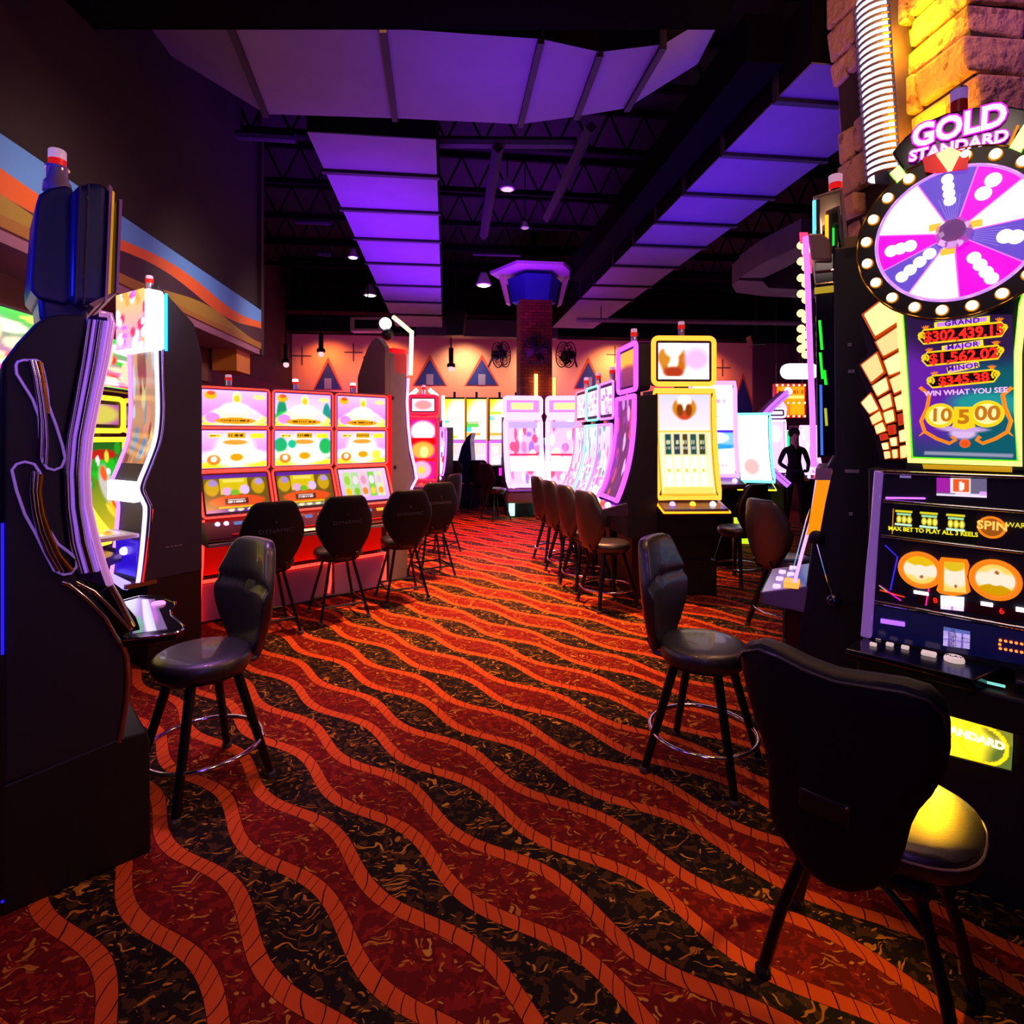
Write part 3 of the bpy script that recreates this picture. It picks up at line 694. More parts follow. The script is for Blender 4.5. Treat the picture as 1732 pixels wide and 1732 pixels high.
for sx_, ft in ((-1, None), (1, None)):
    for sy_ in (-1, 1):
        l = MB().tube([(sx_*.13, sy_*.12+.02, .42), (sx_*.2, sy_*.15+.06, .2), (sx_*.24, sy_*.17+.08, .02)], .017, 8).build('leg', LEG, t, smooth=True)
        MB().lathe([(.024, 0), (.024, .02), (.018, .03)], (sx_*.24, sy_*.17+.08, 0), 8).build('foot_glide', RUB, l)
MB().tube([(-.16, .17, .3), (.02, .05, .36), (.16, -.08, .3)], .012, 6).build('cross_brace', LEG, t)
MB().tube([(.235, .24, .02), (.215, .225, .12), (.185, .2, .24), (.16, .17, .34)], .01, 6).build('leg_trim', DCHR, t, smooth=True, label='polished trim strip on a leg')
# ================================================================ generic machines
def buttons(parent, x0, x1, y, z, n=4, r=.02, cols=('fff0ff',), es=3, tilt=0):
    for k in range(n):
        x = x0+(x1-x0)*k/max(1, n-1)
        MB().lathe([(r*1.2, 0), (r*1.2, .006), (r, .012), (r*.9, .016)], (x, y, z), 10).build('button', neon(cols[k % len(cols)], es), parent)
def jprof(v, zd=.9, zt=1.95, lean=.22):
    z = zd+(zt-zd)*v; return (-.04-lean*(1-v)**2.6, z)
def cab(fr, name_label, cat, w=.62, zt=2.0, zd=.88, body=BLK2, rim='ff70ff', es=4, cv=None, ses=1.2, top=None, topz=2.6, topes=1.2, group=None,
        depth=.45, lean=.22, deckcol=('fff0ff', 'ff3020', 'fff0ff'), rimr=.018, cand=True, name='slot_machine', edge_only=False, base=None, deckrim=None):
    """portrait cabinet with one curved screen, neon rim, deck, base and optional top screen"""
    t = fr.thing(name, name_label, cat, group); hw = w/2
    J = [jprof(k/14, zd, zt, lean) for k in range(15)]
    prof = [(depth, zt+.02), (depth, .62)]+[(-.12, .62), (-.12, zd-.02)]+[(y+.02, z) for y, z in J]
    MB().prism(prof, -hw+.012, hw-.012).build('cabinet', body, t, bevel=.008)
    MB().box(-hw+.05, hw-.05, -.06, depth-.04, 0, .62).build('base', base or BLK, t, bevel=.006)
    bw = .045
    if cv is not None:
        screen(cv, lambda u, v: (-hw+bw+(w-2*bw)*u, jprof(.02+.96*v, zd, zt, lean)[0]-.004, jprof(.02+.96*v, zd, zt, lean)[1]), t, ses)
    mb = MB()
    pth = [(-hw+.015, y-.005, z) for y, z in J]+[(hw-.015, y-.005, z) for y, z in J[::-1]]
    mb.tube(pth, rimr, 8, closed=True); mb.build('neon_rim', neon(rim, es), t, smooth=True)
    # deck
    MB().prism([(-.12, zd-.02), (-.40, zd-.09), (-.42, zd-.12), (-.40, zd-.15), (-.1, zd-.15)], -hw+.01, hw-.01).build('deck', M('deck_gloss', '5a4868', .2, .3), t, bevel=.006)
    for k, cc in enumerate(deckcol):
        x = -hw*.62+1.24*hw*k/max(1, len(deckcol)-1)
        MB().ball((x, -.29, zd-.055), .03, 8).build('deck_button', neon(cc, 4), t)
    if deckrim: MB().tube([(-hw, -.14, zd-.05), (-hw, -.41, zd-.12), (hw, -.41, zd-.12), (hw, -.14, zd-.05)], .012, 6).build('deck_rim', neon(deckrim, 3), t)
    if top is not None:
        z0, z1 = zt+.06, topz
        MB().box(-.06, .06, .0, .1, zt-.05, z0+.1).build('neck', body, t)
        MB().plate(rrect(-hw, hw, z0, z1, .05), -.02, .12).build('topper_case', body, t, bevel=.01)
        screen(top, flat(-hw+.06, hw-.06, z0+.06, z1-.06, -.026), t, topes, 'topper_screen')
        MB().tube([(x, -.03, z) for x, z in rrect(-hw+.01, hw-.01, z0+.01, z1-.01, .05)], rimr, 8, closed=True).build('topper_rim', neon(rim, es), t, smooth=True)
        if cand: candle(t, 0, .05, z1, .18, .035)
    elif cand: candle(t, 0, .15, zt+.02, .16, .03)
    return t
def art(seed, bg0, bg1, cols, n=26, w=40, h=56, grid=None, bands=None):
    cv = Cv(w, h); cv.grad(bg0, bg1); cv.dots(n, cols, .07, seed)
    if grid:
        nx, ny, u0, v0, u1, v1 = grid; rd_ = random.Random(seed)
        for i in range(nx):
            for j in range(ny):
                du, dv = (u1-u0)/nx, (v1-v0)/ny
                cv.rect(u0+du*(i+.08), v0+dv*(j+.08), u0+du*(i+.92), v0+dv*(j+.92), rd_.choice(cols)); cv.ell(u0+du*(i+.5), v0+dv*(j+.5), du*.28, dv*.3, rd_.choice(cols), .3)
    for b in (bands or []): cv.rect(.06, b[0], .94, b[1], b[2])
    return cv
# ================================================================ red neon bank
RB = Fr(-2.74, 4.88, 42.5); RW = .625
def fairy(bg, v, i):
    cv = Cv(54, 44); cv.grad('c060f0' if bg == 'p' else '20b060', 'f0b8ff' if bg == 'p' else 'e0c0ff')
    if bg == 'm': cv.grad('f0e0ff', 'd8a8ff'); cv.ell(.12, .35, .08, .42, '108858', .2); cv.ell(.92, .3, .07, .4, '108878', .2); cv.ell(.12, .2, .12, .2, '20b040', .3)
    if v == 'top':
        cv.rect(0, 0, 1, .08, 'ffe020'); cv.ell(.5, .18, .46, .22, 'ffe860', .15); cv.ell(.5, .25, .34, .26, 'fff8c0', .3)
        cv.ell(.16, .22, .1, .13, 'd080f0', .2); cv.ell(.8, .28, .1, .1, 'f0c8ff', .2); cv.ell(.5, .14, .3, .09, 'e09010', .1)
        cv.words(.28, .12, .72, .17, '402808', i); cv.ell(.52, .78, .06, .16, 'fff0a0', .3); cv.ell(.52, .76, .04, .09, 'e8b820', .3)
        cv.ell(.13, .84, .08, .1, 'e0a810', .3); cv.ell(.14, .9, .05, .05, 'e05020', .3); cv.ell(.87, .83, .1, .06, 'ffe060', .1); cv.rect(.8, .8, .95, .86, 'ffe89a')
        cv.ell(.5, .5, .16, .12, 'fff8ff', .6)
    else:
        cv.rect(0, 0, 1, .16, 'ffd020'); cv.ell(.5, .45, .22, .34, 'ffffff', .7); cv.ell(.5, .3, .42, .16, 'fff8d0', .6)
        cv.rect(.38, .78, .66, .94, 'd8a010'); cv.words(.4, .82, .64, .9, '503000', i+9); cv.rect(.1, .8, .28, .9, 'ffe050'); cv.words(.12, .82, .26, .88, 'b07000', i)
        cv.rect(.74, .78, .96, .92, 'ffd820'); cv.ell(.52, .28, .09, .09, 'd89008', .2); cv.ell(.18, .22, .09, .12, 'e07818', .2); cv.ell(.18, .24, .04, .07, 'fff0e0', .2)
        cv.ell(.8, .26, .08, .12, 'fff0f8' if i != 2 else 'ffe040', .3); cv.ell(.5, .68, .16, .06, 'f09030', .4)
        if bg == 'm': cv.ell(.1, .6, .1, .16, '10a060', .3); cv.ell(.9, .55, .1, .2, '10a850', .3); cv.ell(.3, .62, .06, .1, '10b080', .4)
    return cv.frame(.015, '7030c0')
def low(i):
    cv = Cv(60, 44)
    if i < 2:
        cv.grad('6a4a10', '7a6018'); cv.rect(0, .9, 1, 1, '6020a0'); cv.rect(0, 0, 1, .09, '5a20a0' if i == 0 else '8a9080')
        cv.rect(.24, .46, .68, .9, 'e8c800'); cv.rect(.3, .78, .62, .88, 'f8e860'); cv.ell(.34, .55, .07, .1, 'f0b0e0', .2); cv.ell(.62, .58, .07, .12, 'f0c8ff', .2); cv.ell(.46, .5, .06, .08, '70c020', .2)
        cv.ell(.12, .66, .1, .2, 'd8a800', .2); cv.ell(.14, .78, .06, .08, 'b090e0', .2); cv.ell(.84, .66, .1, .2, 'd8a800', .2); cv.ell(.86, .78, .06, .08, 'c0a0f0', .2)
        cv.ell(.5, .28, .4, .15, 'f05010', .15); cv.rect(.3, .2, .66, .36, '5a1008'); cv.rect(.34, .3, .6, .33, 'ffe8e0'); cv.words(.34, .23, .62, .28, 'fff0f0', i)
        cv.rect(.2, .1, .8, .14, 'f0c000')
        for u in (.38, .52, .68): cv.ell(u, .05, .05, .03, 'fff8c0', .2)
    else:
        cv.grad('f0b0ff', 'ffd8ff')
        for k in range(5): cv.rect(.08+.17*k, .12, .22+.17*k, .9, ['c8f090', 'b8e8a0', 'ffd0e0', '88e048', 'e8f8c0'][k]); cv.ell(.15+.17*k, .3, .05, .1, ['ffc800', '90d020', 'f09030', 'ffe040', 'ffb020'][k], .2); cv.ell(.15+.17*k, .65, .05, .12, ['a0e040', 'ffe8f0', 'f0a0c0', 'f8f8f8', 'f0d0e8'][k], .3)
    return cv
NR = neon('ff2a20', 4.5); REDP = M('red_gloss_panel', 'd01010', .3, emi='ff1008', es=.25)
for i in range(3):
    wx = RB.world(RW*(i+.5), 0)
    t = Fr(wx[0], wx[1], 42.5).thing('slot_machine', ['left machine of the red neon bank with purple fairy screens', 'middle machine of the red neon bank with green forest screens', 'right machine of the red neon bank with a green striped lower screen'][i], 'slot machine', 'red neon slot bank')
    hw = RW/2-.004
    body = [(.42, 2.1), (.42, 0), (.02, 0), (.02, .36), (.14, .40), (.12, .72), (-.34, .72), (-.34, .78), (-.14, .93), (-.12, .95), (.02, 1.34), (.02, 1.72), (0, 2.1)]
    mb = MB(); mb.mat(M('bank_body', '3a2c3c', .5)); mb.prism(body, -hw, hw); mb.build('cabinet', None, t, bevel=.004)
    MB().box(-hw+.01, hw-.01, .005, .02, .02, .34).build('kick_panel', M('kick_mauve', 'c898b8', .5), t)
    MB().box(-hw+.02, hw-.02, .10, .135, .40, .70).build('red_recess_panel', REDP, t)
    zs = [(2.06, 1.74, -.012, 'top'), (1.70, 1.36, -.006, 'mid')]
    bgs = ['p', 'm', 'p']
    for (a1, a0, y, nm) in zs:
        screen(fairy(bgs[i], nm, i), flat(-hw+.03, hw-.03, a0, a1, y), t, 1.5)
        MB().tube([(x, y-.006, z) for x, z in rrect(-hw+.012, hw-.012, a0-.015, a1+.018, .03)], .0085, 6, closed=True).build('neon_frame', NR, t, smooth=True)
    p0, p1 = (-.135, .965), (.008, 1.315)
    f = lambda u, v: (-hw+.04+(2*hw-.08)*u, p0[0]+(p1[0]-p0[0])*(.04+.92*v)-.004, p0[1]+(p1[1]-p0[1])*(.04+.92*v))
    screen(low(i), f, t, 1.0)
    k = (p1[0]-p0[0])/(p1[1]-p0[1])
    MB().tube([(x, p0[0]+(z-p0[1])*k-.008, z) for x, z in rrect(-hw+.012, hw-.012, p0[1]-.02, p1[1]+.012, .03)], .0095, 6, closed=True).build('neon_frame', NR, t, smooth=True)
    # deck
    dk = MB(); dk.prism([(-.14, .93), (-.34, .79), (-.36, .77), (-.34, .75), (-.1, .75)], -hw+.005, hw-.005)
    dk.build('deck', M('deck_red', '4a1018', .2, .3), t, bevel=.004)
    MB().box(-hw, hw, -.37, -.3, .725, .755).build('deck_lip', SIL, t, bevel=.005)
    for x, c_ in ((-.2, 'c8a0ff'), (-.13, 'ffa0e0')): MB().ball((x, -.2, .89), .022, 8).build('deck_button', neon(c_, 3), t)
    MB().box(.06, .18, -.22, -.2, .86, .9).build('bill_slot', neon('ff9020', 2), t)
    MB().box(-.07, .0, -.22, -.2, .86, .9).build('info_display', neon('6878c0', 1), t)
    MB().ball((.22, -.27, .86), .045, 10).build('play_button', neon('70e0ff', 4), t)
    MB().slab([(-.02-.1, -.33), (.1, -.33), (.08, -.26), (-.1, -.26)], .805, .815).build('armrest_pad', REDP, t)
    if i == 0: MB().tube([(-hw+.012, -.155, .93), (-hw+.012, -.16, .86), (-hw+.012, -.12, .55), (-hw+.012, -.05, .3), (-hw+.012, -.02, .02)], .011, 6).build('neon_side_tube', NR, t, smooth=True)
    MB().tube([(-hw+.02, -.0, .37), (hw-.02, -.0, .37)], .016, 6).build('neon_foot_tube', NR, t)
    MB().tube([(hw-.03, -.0, .36), (hw-.03, -.0, .16), (hw-.05, 0, .06)], .012, 6).build('neon_leg_tube', NR, t)
    if i == 2: MB().plate([(hw, .72), (hw+.05, .72), (hw+.05, 2.1), (hw, 2.1)], -.0, .4).build('red_side_panel', REDP, t)
    candle(t, 0, .2, 2.1, .12, .03, lit=(i > 0))
# ================================================================ big dark machine at left (side view)
BM = Fr(-1.434, 2.23, 133.5)
t = BM.thing('slot_machine', 'huge dark cabinet seen from its side at the left edge, with chrome curves', 'slot machine')
def sp(pts, x=0): return [BM.s_(a, b, x)[1:] for a, b in pts]
W1 = .60
body = sp([(4,612),(28,580),(58,548),(78,535),(100,531),(148,533),(146,560),(134,610),(120,680),(108,740),(103,800),(105,860),(112,920),(125,960),(132,985),(158,1008),(182,1040),(205,1085),(213,1125),(212,1175),(205,1225),(200,1262),(4,1330)])
MB().prism(body, 0, W1).build('cabinet', BLK2, t, bevel=.012, seg=3)
fm = sp([(150,534),(168,530),(186,533),(189,548),(178,610),(163,680),(151,740),(146,800),(149,855),(160,905),(174,955),(186,985),(176,994),(134,982),(114,920),(107,860),(105,800),(110,740),(122,680),(136,610),(147,560)])
MB().prism(fm, .012, W1-.012).build('screen_surround', M('smoked_acrylic', '3a2a5c', .15, .4), t, bevel=.01, seg=3)
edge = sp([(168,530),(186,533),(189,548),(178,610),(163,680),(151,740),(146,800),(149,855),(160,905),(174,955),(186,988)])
MB().tube([(.0, y, z) for y, z in edge], .013, 8).build('chrome_edge', M('pink_chrome_glow', 'e0b0e0', .2, .8, emi='e090e0', es=.5), t, smooth=True)  # pink highlight along the chrome put in as glow
for k, (off, r, mt) in enumerate([(-.02, .007, M('rib_glow', 'c8b0e8', .15, .5, emi='b070ff', es=.5)), (-.045, .011, CHR), (-.07, .005, M('rib_glow', 'c8b0e8')), (-.1, .007, CHR)]):  # lilac streaks of reflected light put into some ribs as glow
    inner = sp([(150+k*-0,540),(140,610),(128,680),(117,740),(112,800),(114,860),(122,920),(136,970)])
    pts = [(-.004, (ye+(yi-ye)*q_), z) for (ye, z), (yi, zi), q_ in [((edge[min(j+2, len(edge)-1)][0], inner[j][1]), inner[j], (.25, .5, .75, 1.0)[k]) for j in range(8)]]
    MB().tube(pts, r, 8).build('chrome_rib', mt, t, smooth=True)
mb = MB()
# front screen of the big machine (faces right)
cv = art(5, '6030a0', 'f0a0e0', ['ffd040', 'ff60c0', '60c0ff', 'ffffff'], 30)
ez = [e for e in edge]
def bf(u, v):
    k = v*(len(ez)-3)+1; i = int(k); i = min(i, len(ez)-2); q_ = k-i
    return (.05+(W1-.1)*(1-u), ez[i][0]*(1-q_)+ez[i+1][0]*q_-.006, ez[i][1]*(1-q_)+ez[i+1][1]*q_)
screen(cv, bf, t, 3)
# two leaf shaped side wings: outlined panel plus chrome rib
def loop(pts, r=.0045, x=-.006, nm='wing_outline', mt=M('outline_glow', 'c8b0e0', .25, .6, emi='b080ff', es=.25), closed=True):  # lilac light caught by the outline tubes put in as glow
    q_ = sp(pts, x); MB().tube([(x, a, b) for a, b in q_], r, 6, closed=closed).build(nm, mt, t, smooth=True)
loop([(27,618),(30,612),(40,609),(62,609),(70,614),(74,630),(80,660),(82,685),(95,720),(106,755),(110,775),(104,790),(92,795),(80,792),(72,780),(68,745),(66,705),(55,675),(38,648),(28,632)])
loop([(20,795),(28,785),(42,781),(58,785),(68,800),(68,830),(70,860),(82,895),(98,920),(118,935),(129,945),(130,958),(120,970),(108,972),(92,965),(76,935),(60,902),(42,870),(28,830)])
for pts, mt in (([(52,609),(60,640),(66,675),(70,710),(70,740),(69,775)], CHR), ([(58,610),(66,640),(73,680),(77,715),(79,750),(77,785)], CHR), ([(66,611),(72,640),(79,690),(80,700)], GOLDM),
                ([(56,797),(54,830),(58,865),(66,900),(80,935),(98,966)], CHR), ([(63,798),(60,830),(64,865),(73,900),(88,935),(106,968)], CHR), ([(70,802),(66,832),(72,870),(84,905),(100,940),(122,966)], GOLDM)):
    q_ = sp(pts, -.01); MB().tube([(-.01, a, b) for a, b in q_], .0075, 8).build('wing_rib', mt, t, smooth=True)
# lower chrome joint and copper edge
for pts, r in (([(104,985),(118,990),(150,1016),(178,1044),(203,1088)], .008), ([(128,985),(158,1000),(182,1022),(222,1066)], .007), ([(186,990),(200,1012),(214,1040),(224,1060)], .012)):
    q_ = sp(pts, -.004); MB().tube([(-.004, a, b) for a, b in q_], r, 8).build('chrome_joint', CHR, t, smooth=True)
q_ = sp([(205,1088),(214,1112),(216,1150),(214,1185),(206,1230),(201,1256)], .0); MB().tube([(.004, a, b) for a, b in q_], .011, 8).build('copper_edge', M('copper_trim', '8a4a3a', .35, .7), t, smooth=True)
MB().prism(sp([(186,992),(232,1046),(240,1068),(222,1072),(206,1086),(180,1040),(160,1008)]), .02, W1-.02).build('button_module', M('gloss_black', '0a0810', .12), t, bevel=.006)
# deck: glass topped, wavy outline
dz = .87
dp = [BM.h(a, b, dz)[:2] for a, b in [(208,1080),(260,1074),(296,1068),(310,1062),(311,1056),(303,1048),(290,1038),(289,1030),(297,1022),(296,1016),(283,1011),(262,1007),(235,1007),(205,1015),(190,1040)]]
MB().slab(dp, dz-.035, dz-.006).build('deck', M('gloss_black', '0a0810', .12), t, bevel=.004)
mb = MB(); mb.tube([(x, y, dz-.006) for x, y in dp], .005, 6, closed=True); mb.build('deck_chrome_edge', CHR, t, smooth=True)
cx_ = sum(p_[0] for p_ in dp)/len(dp); cy_ = sum(p_[1] for p_ in dp)/len(dp)
gi = [(cx_+(x-cx_)*.62, cy_+(y-cy_)*.7) for x, y in dp]
screen(Cv(24, 16, '8868a0').ell(.5, .5, .12, .6, 'f8f0ff', .4).ell(.2, .2, .1, .2, '20a060', .5).ell(.75, .6, .1, .3, 'd070e0', .6).rect(.6, .0, .7, 1, 'e8e0ff'),
       quad(*[(*BM.h(a_, b_, dz)[:2], dz-.004) for a_, b_ in ((224, 1070), (283, 1062), (262, 1012), (226, 1012))]), t, .9, 'deck_screen_sheen')  # display enlarged to carry the deck glass's lilac reflection as glow
b_ = BM.h(268, 1020, dz); MB().lathe([(.03, 0), (.03, .006), (.024, .012)], (b_[0], b_[1], dz-.006), 16).build('play_button', M('pink_button', 'f0b0e8', .3, emi='ffb0f0', es=.6), t, smooth=True)
# plinth
pl = sp([(4,1330),(200,1250),(248,1237),(253,1250),(255,1440),(4,1550)])
pl[0] = (pl[-1][0], pl[0][1]); zb = 0
pl = [(a, max(0, b)) for a, b in pl]
MB().prism(pl, -.004, W1+.004).build('plinth', M('plinth_black', '050507', .55), t, bevel=.006)
bk = pl[-1][0]
MB().box(-.008, 0, bk-.004, bk+.004, .05, 1.35).build('blue_led_strip', neon('1a10ff', 2.0), t)
MB().box(-.01, .0, bk-.006, bk+.02, .06, .9).build('rear_seam', BLK, t)
# topper
tb = sp([(61,345),(66,328),(82,318),(112,312),(124,318),(124,505),(112,516),(64,505),(52,490),(50,470)], .12)
MB().prism(tb, .12, W1-.12).build('topper_back', M('blue_black_plastic', '243070', .35), t, bevel=.03, seg=4)
tb = sp([(124,322),(134,312),(156,307),(178,309),(184,320),(182,400),(176,505),(168,515),(128,514),(120,500)], .05)
MB().prism(tb, .05, W1-.05).build('topper_case', M('blue_black_plastic', '243070', .35), t, bevel=.025, seg=4)
for a, b in (((150,309),(142,514)), ((136,313),(128,512))):
    q_ = sp([a, b], .045); MB().tube([(.047, *q_[0]), (.047, *q_[1])], .0035, 5).build('case_seam', M('seam_grey', '50485c', .5), t)
for a, b in ((150,335),(143,470),(72,450)):
    q_ = BM.s_(a, b, .045); MB().lathe([(.006, 0), (.006, .006)], (.042, q_[1], q_[2]), 10, 'x').build('case_screw', CHR, t)
q_ = sp([(186,318),(192,325),(190,330),(184,500),(178,508)], .05)
MB().prism(sp([(185,312),(190,318),(182,505),(177,512)], .05), .045, W1-.045).build('topper_bezel', M('pink_bezel', 'c090c8', .4), t)
MB().prism(sp([(191,322),(194,326),(187,500),(182,505)], .06), .06, W1-.06).build('gold_strip', M('amber_strip', 'c08820', .4, emi='ffb020', es=.5), t)
MB().prism(sp([(197,340),(203,338),(206,342),(198,490),(193,494)], .03), .03, W1-.03).build('topper_screen_panel', BLK, t)
MB().prism(sp([(202,337),(207,338),(200,492),(196,494)], .028), .026, W1-.026).build('topper_front_edge', M('lilac_edge', 'b080d0', .4), t)
MB().prism(sp([(150,514),(196,492),(199,495),(160,520)], .05), .05, W1-.05).build('topper_lower_arm', M('arm_cream', 'b09080', .5), t)
MB().prism(sp([(64,500),(150,508),(148,545),(68,545)], .14), .14, W1-.14).build('neck', M('blue_black_plastic', '243070', .35), t, bevel=.02, seg=3)
cn = BM.s_(97, 318, W1/2); c2 = BM.s_(97, 254, W1/2); ch = c2[2]-cn[2]
MB().lathe([(.048, -.02), (.045, .02), (.036, .03), (.036, ch*.52)], (W1/2, cn[1], cn[2]), 16).build('candle_base', CLR, t, smooth=True)
MB().lathe([(.041, ch*.5), (.041, ch*.54)], (W1/2, cn[1], cn[2]), 16).build('candle_collar', CLR, t)
MB().lathe([(.03, ch*.54), (.03, ch*.74)], (W1/2, cn[1], cn[2]), 16).build('candle_red_band', M('candle_red', 'c01818', .3, emi='ff2020', es=.5), t, smooth=True)
MB().lathe([(.03, ch*.75), (.03, ch*.97), (.026, ch)], (W1/2, cn[1], cn[2]), 16).build('candle_cap', M('candle_white', 'd8b8d8', .3, emi='ffc8f0', es=.35), t, smooth=True)
# ================================================================ second machine on the left, turned away (bright edge, dark side)
SM = Fr(-2.51, 4.02, 0)
wd = (math.cos(math.radians(148)), math.sin(math.radians(148)))      # width direction, away-left
nrm = (wd[1]*-1, wd[0]);  nrm = (-abs(wd[1]), -abs(wd[0]))
SM = Fr(-2.51, 4.02, math.degrees(math.atan2(nrm[1], nrm[0]))+90)
t = SM.thing('slot_machine', 'tall slim machine with glowing white edge and dark side, left of the red bank', 'slot machine')
def s2(pts, x=0): return [SM.s_(a, b, x)[1:] for a, b in pts]
SW = -.42      # extends to local -x
front = [(266,500),(268,560),(270,640),(271,700),(266,745),(252,785),(240,815),(238,830),(246,848),(250,862),(247,905),(242,955),(238,985)]
fp = s2(smooth_pts(front, 1)); fp0 = fp
for i, (y, z) in enumerate(fp): fp[i] = (max(-.5, min(.3, y)), z)
DD = fp[3][0]+.30
fps = smooth_pts(fp, 4)
bodyp = [(fp[0][0], SM.s_(270,480)[2])]+fps[1:]+[(DD, fp[-1][1]), (DD, SM.s_(320,600)[2]), (DD-.06, SM.s_(310,545)[2])]
MB().prism(bodyp, 0, SW).build('cabinet', SIDE, t, bevel=.006)
MB().prism([(fp[-1][0]+.05, fp[-1][1]), (fp[-1][0]+.05, 0), (DD, 0), (DD, fp[-1][1])], -.01, SW+.01).build('base', BLK, t)
for xx in (-.012, SW+.012):
    MB().tube([(xx, y-.012, z) for y, z in fps], .014, 8).build('edge_light', neon('c8a0ff', 3) if xx > -.1 else neon('c080ff', 2), t, smooth=True)
MB().tube([(.006, y+.02, z) for y, z in fps[:44]], .008, 8).build('chrome_edge', CHR, t, smooth=True)
cvx = art(11, 'd08060', 'e0c0b0', ['f0a080', '60a0d0', 'e0e0f0', 'a04040', 'f0e0a0'], 40, 30, 60)
def sf(u, v):
    k = 1+v*5; i = int(min(k, 5)); q_ = k-i; k2 = [fp[j] for j in range(7)]
    i = 6-i; j = max(0, i-1); return (SW+.03+(abs(SW)-.06)*u, (k2[i][0]*(1-q_)+k2[j][0]*q_)-.006, k2[i][1]*(1-q_)+k2[j][1]*q_)
screen(cvx, sf, t, .8)
a, b = SM.s_(240,815), SM.s_(238,850)
MB().box(SW+.02, -.02, a[1]-.05, a[1], b[2], a[2]).build('light_band', neon('f0f0ff', 4), t, bevel=.01)
d0 = SM.s_(240, 905)
MB().box(SW+.02, -.03, d0[1]-.26, d0[1], d0[2]-.02, d0[2]+.01).build('deck', WHT, t, bevel=.008)
screen(Cv(16, 12, 'e8d0d8').rect(.1, .2, .5, .8, 'e07848').rect(.55, .3, .9, .6, 'f0a040'), quad((SW+.06, d0[1]-.22, d0[2]+.014), (-.08, d0[1]-.22, d0[2]+.014), (-.08, d0[1]-.05, d0[2]+.014), (SW+.06, d0[1]-.05, d0[2]+.014)), t, .8, 'deck_display')
MB().box(SW+.06, -.06, d0[1]-.01, d0[1]+.02, d0[2]-.3, d0[2]-.05).build('lower_panel', M('blue_panel', '2018a0', .3, emi='3010d0', es=.8), t)
MB().ball((SW/2, d0[1]-.02, d0[2]-.13), .03).build('lock_light', neon('c0a0ff', 3), t)
MB().tube([(SW+.03, d0[1]-.06, d0[2]-.32), (-.03, d0[1]-.08, d0[2]-.34)], .03, 8).build('lower_light', neon('9080ff', 2.5), t, smooth=True)
MB().box(SW, 0, d0[1]-.1, d0[1]+.1, fp[-1][1]-.03, fp[-1][1]).build('foot_plate', M('brass_plate', '8a6a40', .4, .6), t)
MB().tube([(.006, fp[9][0]+.03, fp[9][1]), (.006, fp[-1][0]+.01, fp[-1][1])], .006, 6).build('red_edge', neon('ff1818', 1.2), t)
# top lightbox
t0 = SM.s_(262, 490); t1 = SM.s_(262, 592)
y0 = fp[0][0]
MB().box(SW-.02, .02, y0-.08, y0+.04, t1[2], t0[2]).build('lightbox', M('lightbox_white', 'ffffff', .4, emi='fff0ff', es=1.2), t, bevel=.02)
screen(art(3, 'ff80c0', 'ffb060', ['ff3060', 'c060ff', 'fff0ff', 'ff9040'], 30, 24, 30), flat(SW+.0, 0, t1[2]+.02, t0[2]-.0, y0-.084), t, 1.8, 'topper_screen')
MB().box(.021, .03, y0-.07, y0+.03, t1[2]+.01, t0[2]-.03).build('lightbox_side', neon('e8ffff', 4), t)
MB().tube([(.03, y0+.045, t1[2]), (.03, y0+.045, t0[2]-.02)], .01, 6).build('cyan_edge', neon('10a0ff', 4), t)
candle(t, SW/2+.1, y0, t0[2], .12, .025)
q_ = SM.s_(268, 928)
for k in range(4): MB().box(.001, .004, q_[1]+.05+k*.03, q_[1]+.07+k*.03, q_[2]-.003, q_[2]+.006).build('side_label', M('label_grey', '8a8090', .5), t)
# ================================================================ wheel machine at right
WM = Fr(1.38, 2.23, -43)
t = WM.thing('slot_machine', 'machine with a big lit prize wheel, bulbs and yellow fan lights, right edge', 'slot machine')
G = lambda px, py, y=0: WM.f(px, py, y)
def gp(pts, y=0): return [(G(a, b, y)[0], G(a, b, y)[2]) for a, b in pts]
R_ = .74      # machine width
zt = G(1540, 790)[2]; x0 = 0.0
# bodies
lo = gp([(1480,792),(1458,1078)])
MB().prism([(0, lo[0][1]), (.5, lo[0][1]), (.5, 0), (.06, 0), (.06, .38), (.03, .80), (.0, lo[1][1])], .03, R_).build('cabinet', BLK2, t, bevel=.006)
ub = gp([(1505,800),(1478,640),(1500,520),(1520,470)])
MB().box(.06, R_, .05, .45, zt-.01, G(1600, 300, .05)[2]).build('upper_cabinet', BLK, t)
# chrome left side trim and bars
MB().plate(gp([(1481,795),(1495,797),(1490,850),(1486,905),(1480,1000),(1475,1077),(1458,1073),(1467,960),(1475,880)]), -.03, .02).build('side_trim', M('lilac_chrome_glow', 'd0a8e8', .2, .7, emi='c080ff', es=.25), t, bevel=.004)  # lilac reflection in the chrome trim put in as glow
for k, (a, b, r) in enumerate([((1484,798),(1760,808),.008), ((1494,847),(1760,868),.007), ((1490,906),(1760,938),.006), ((1479,1018),(1760,1068),.008)]):
    MB().tube([G(*a, -.012), G(*b, -.012)], r, 8).build('chrome_bar', CHR, t, smooth=True)
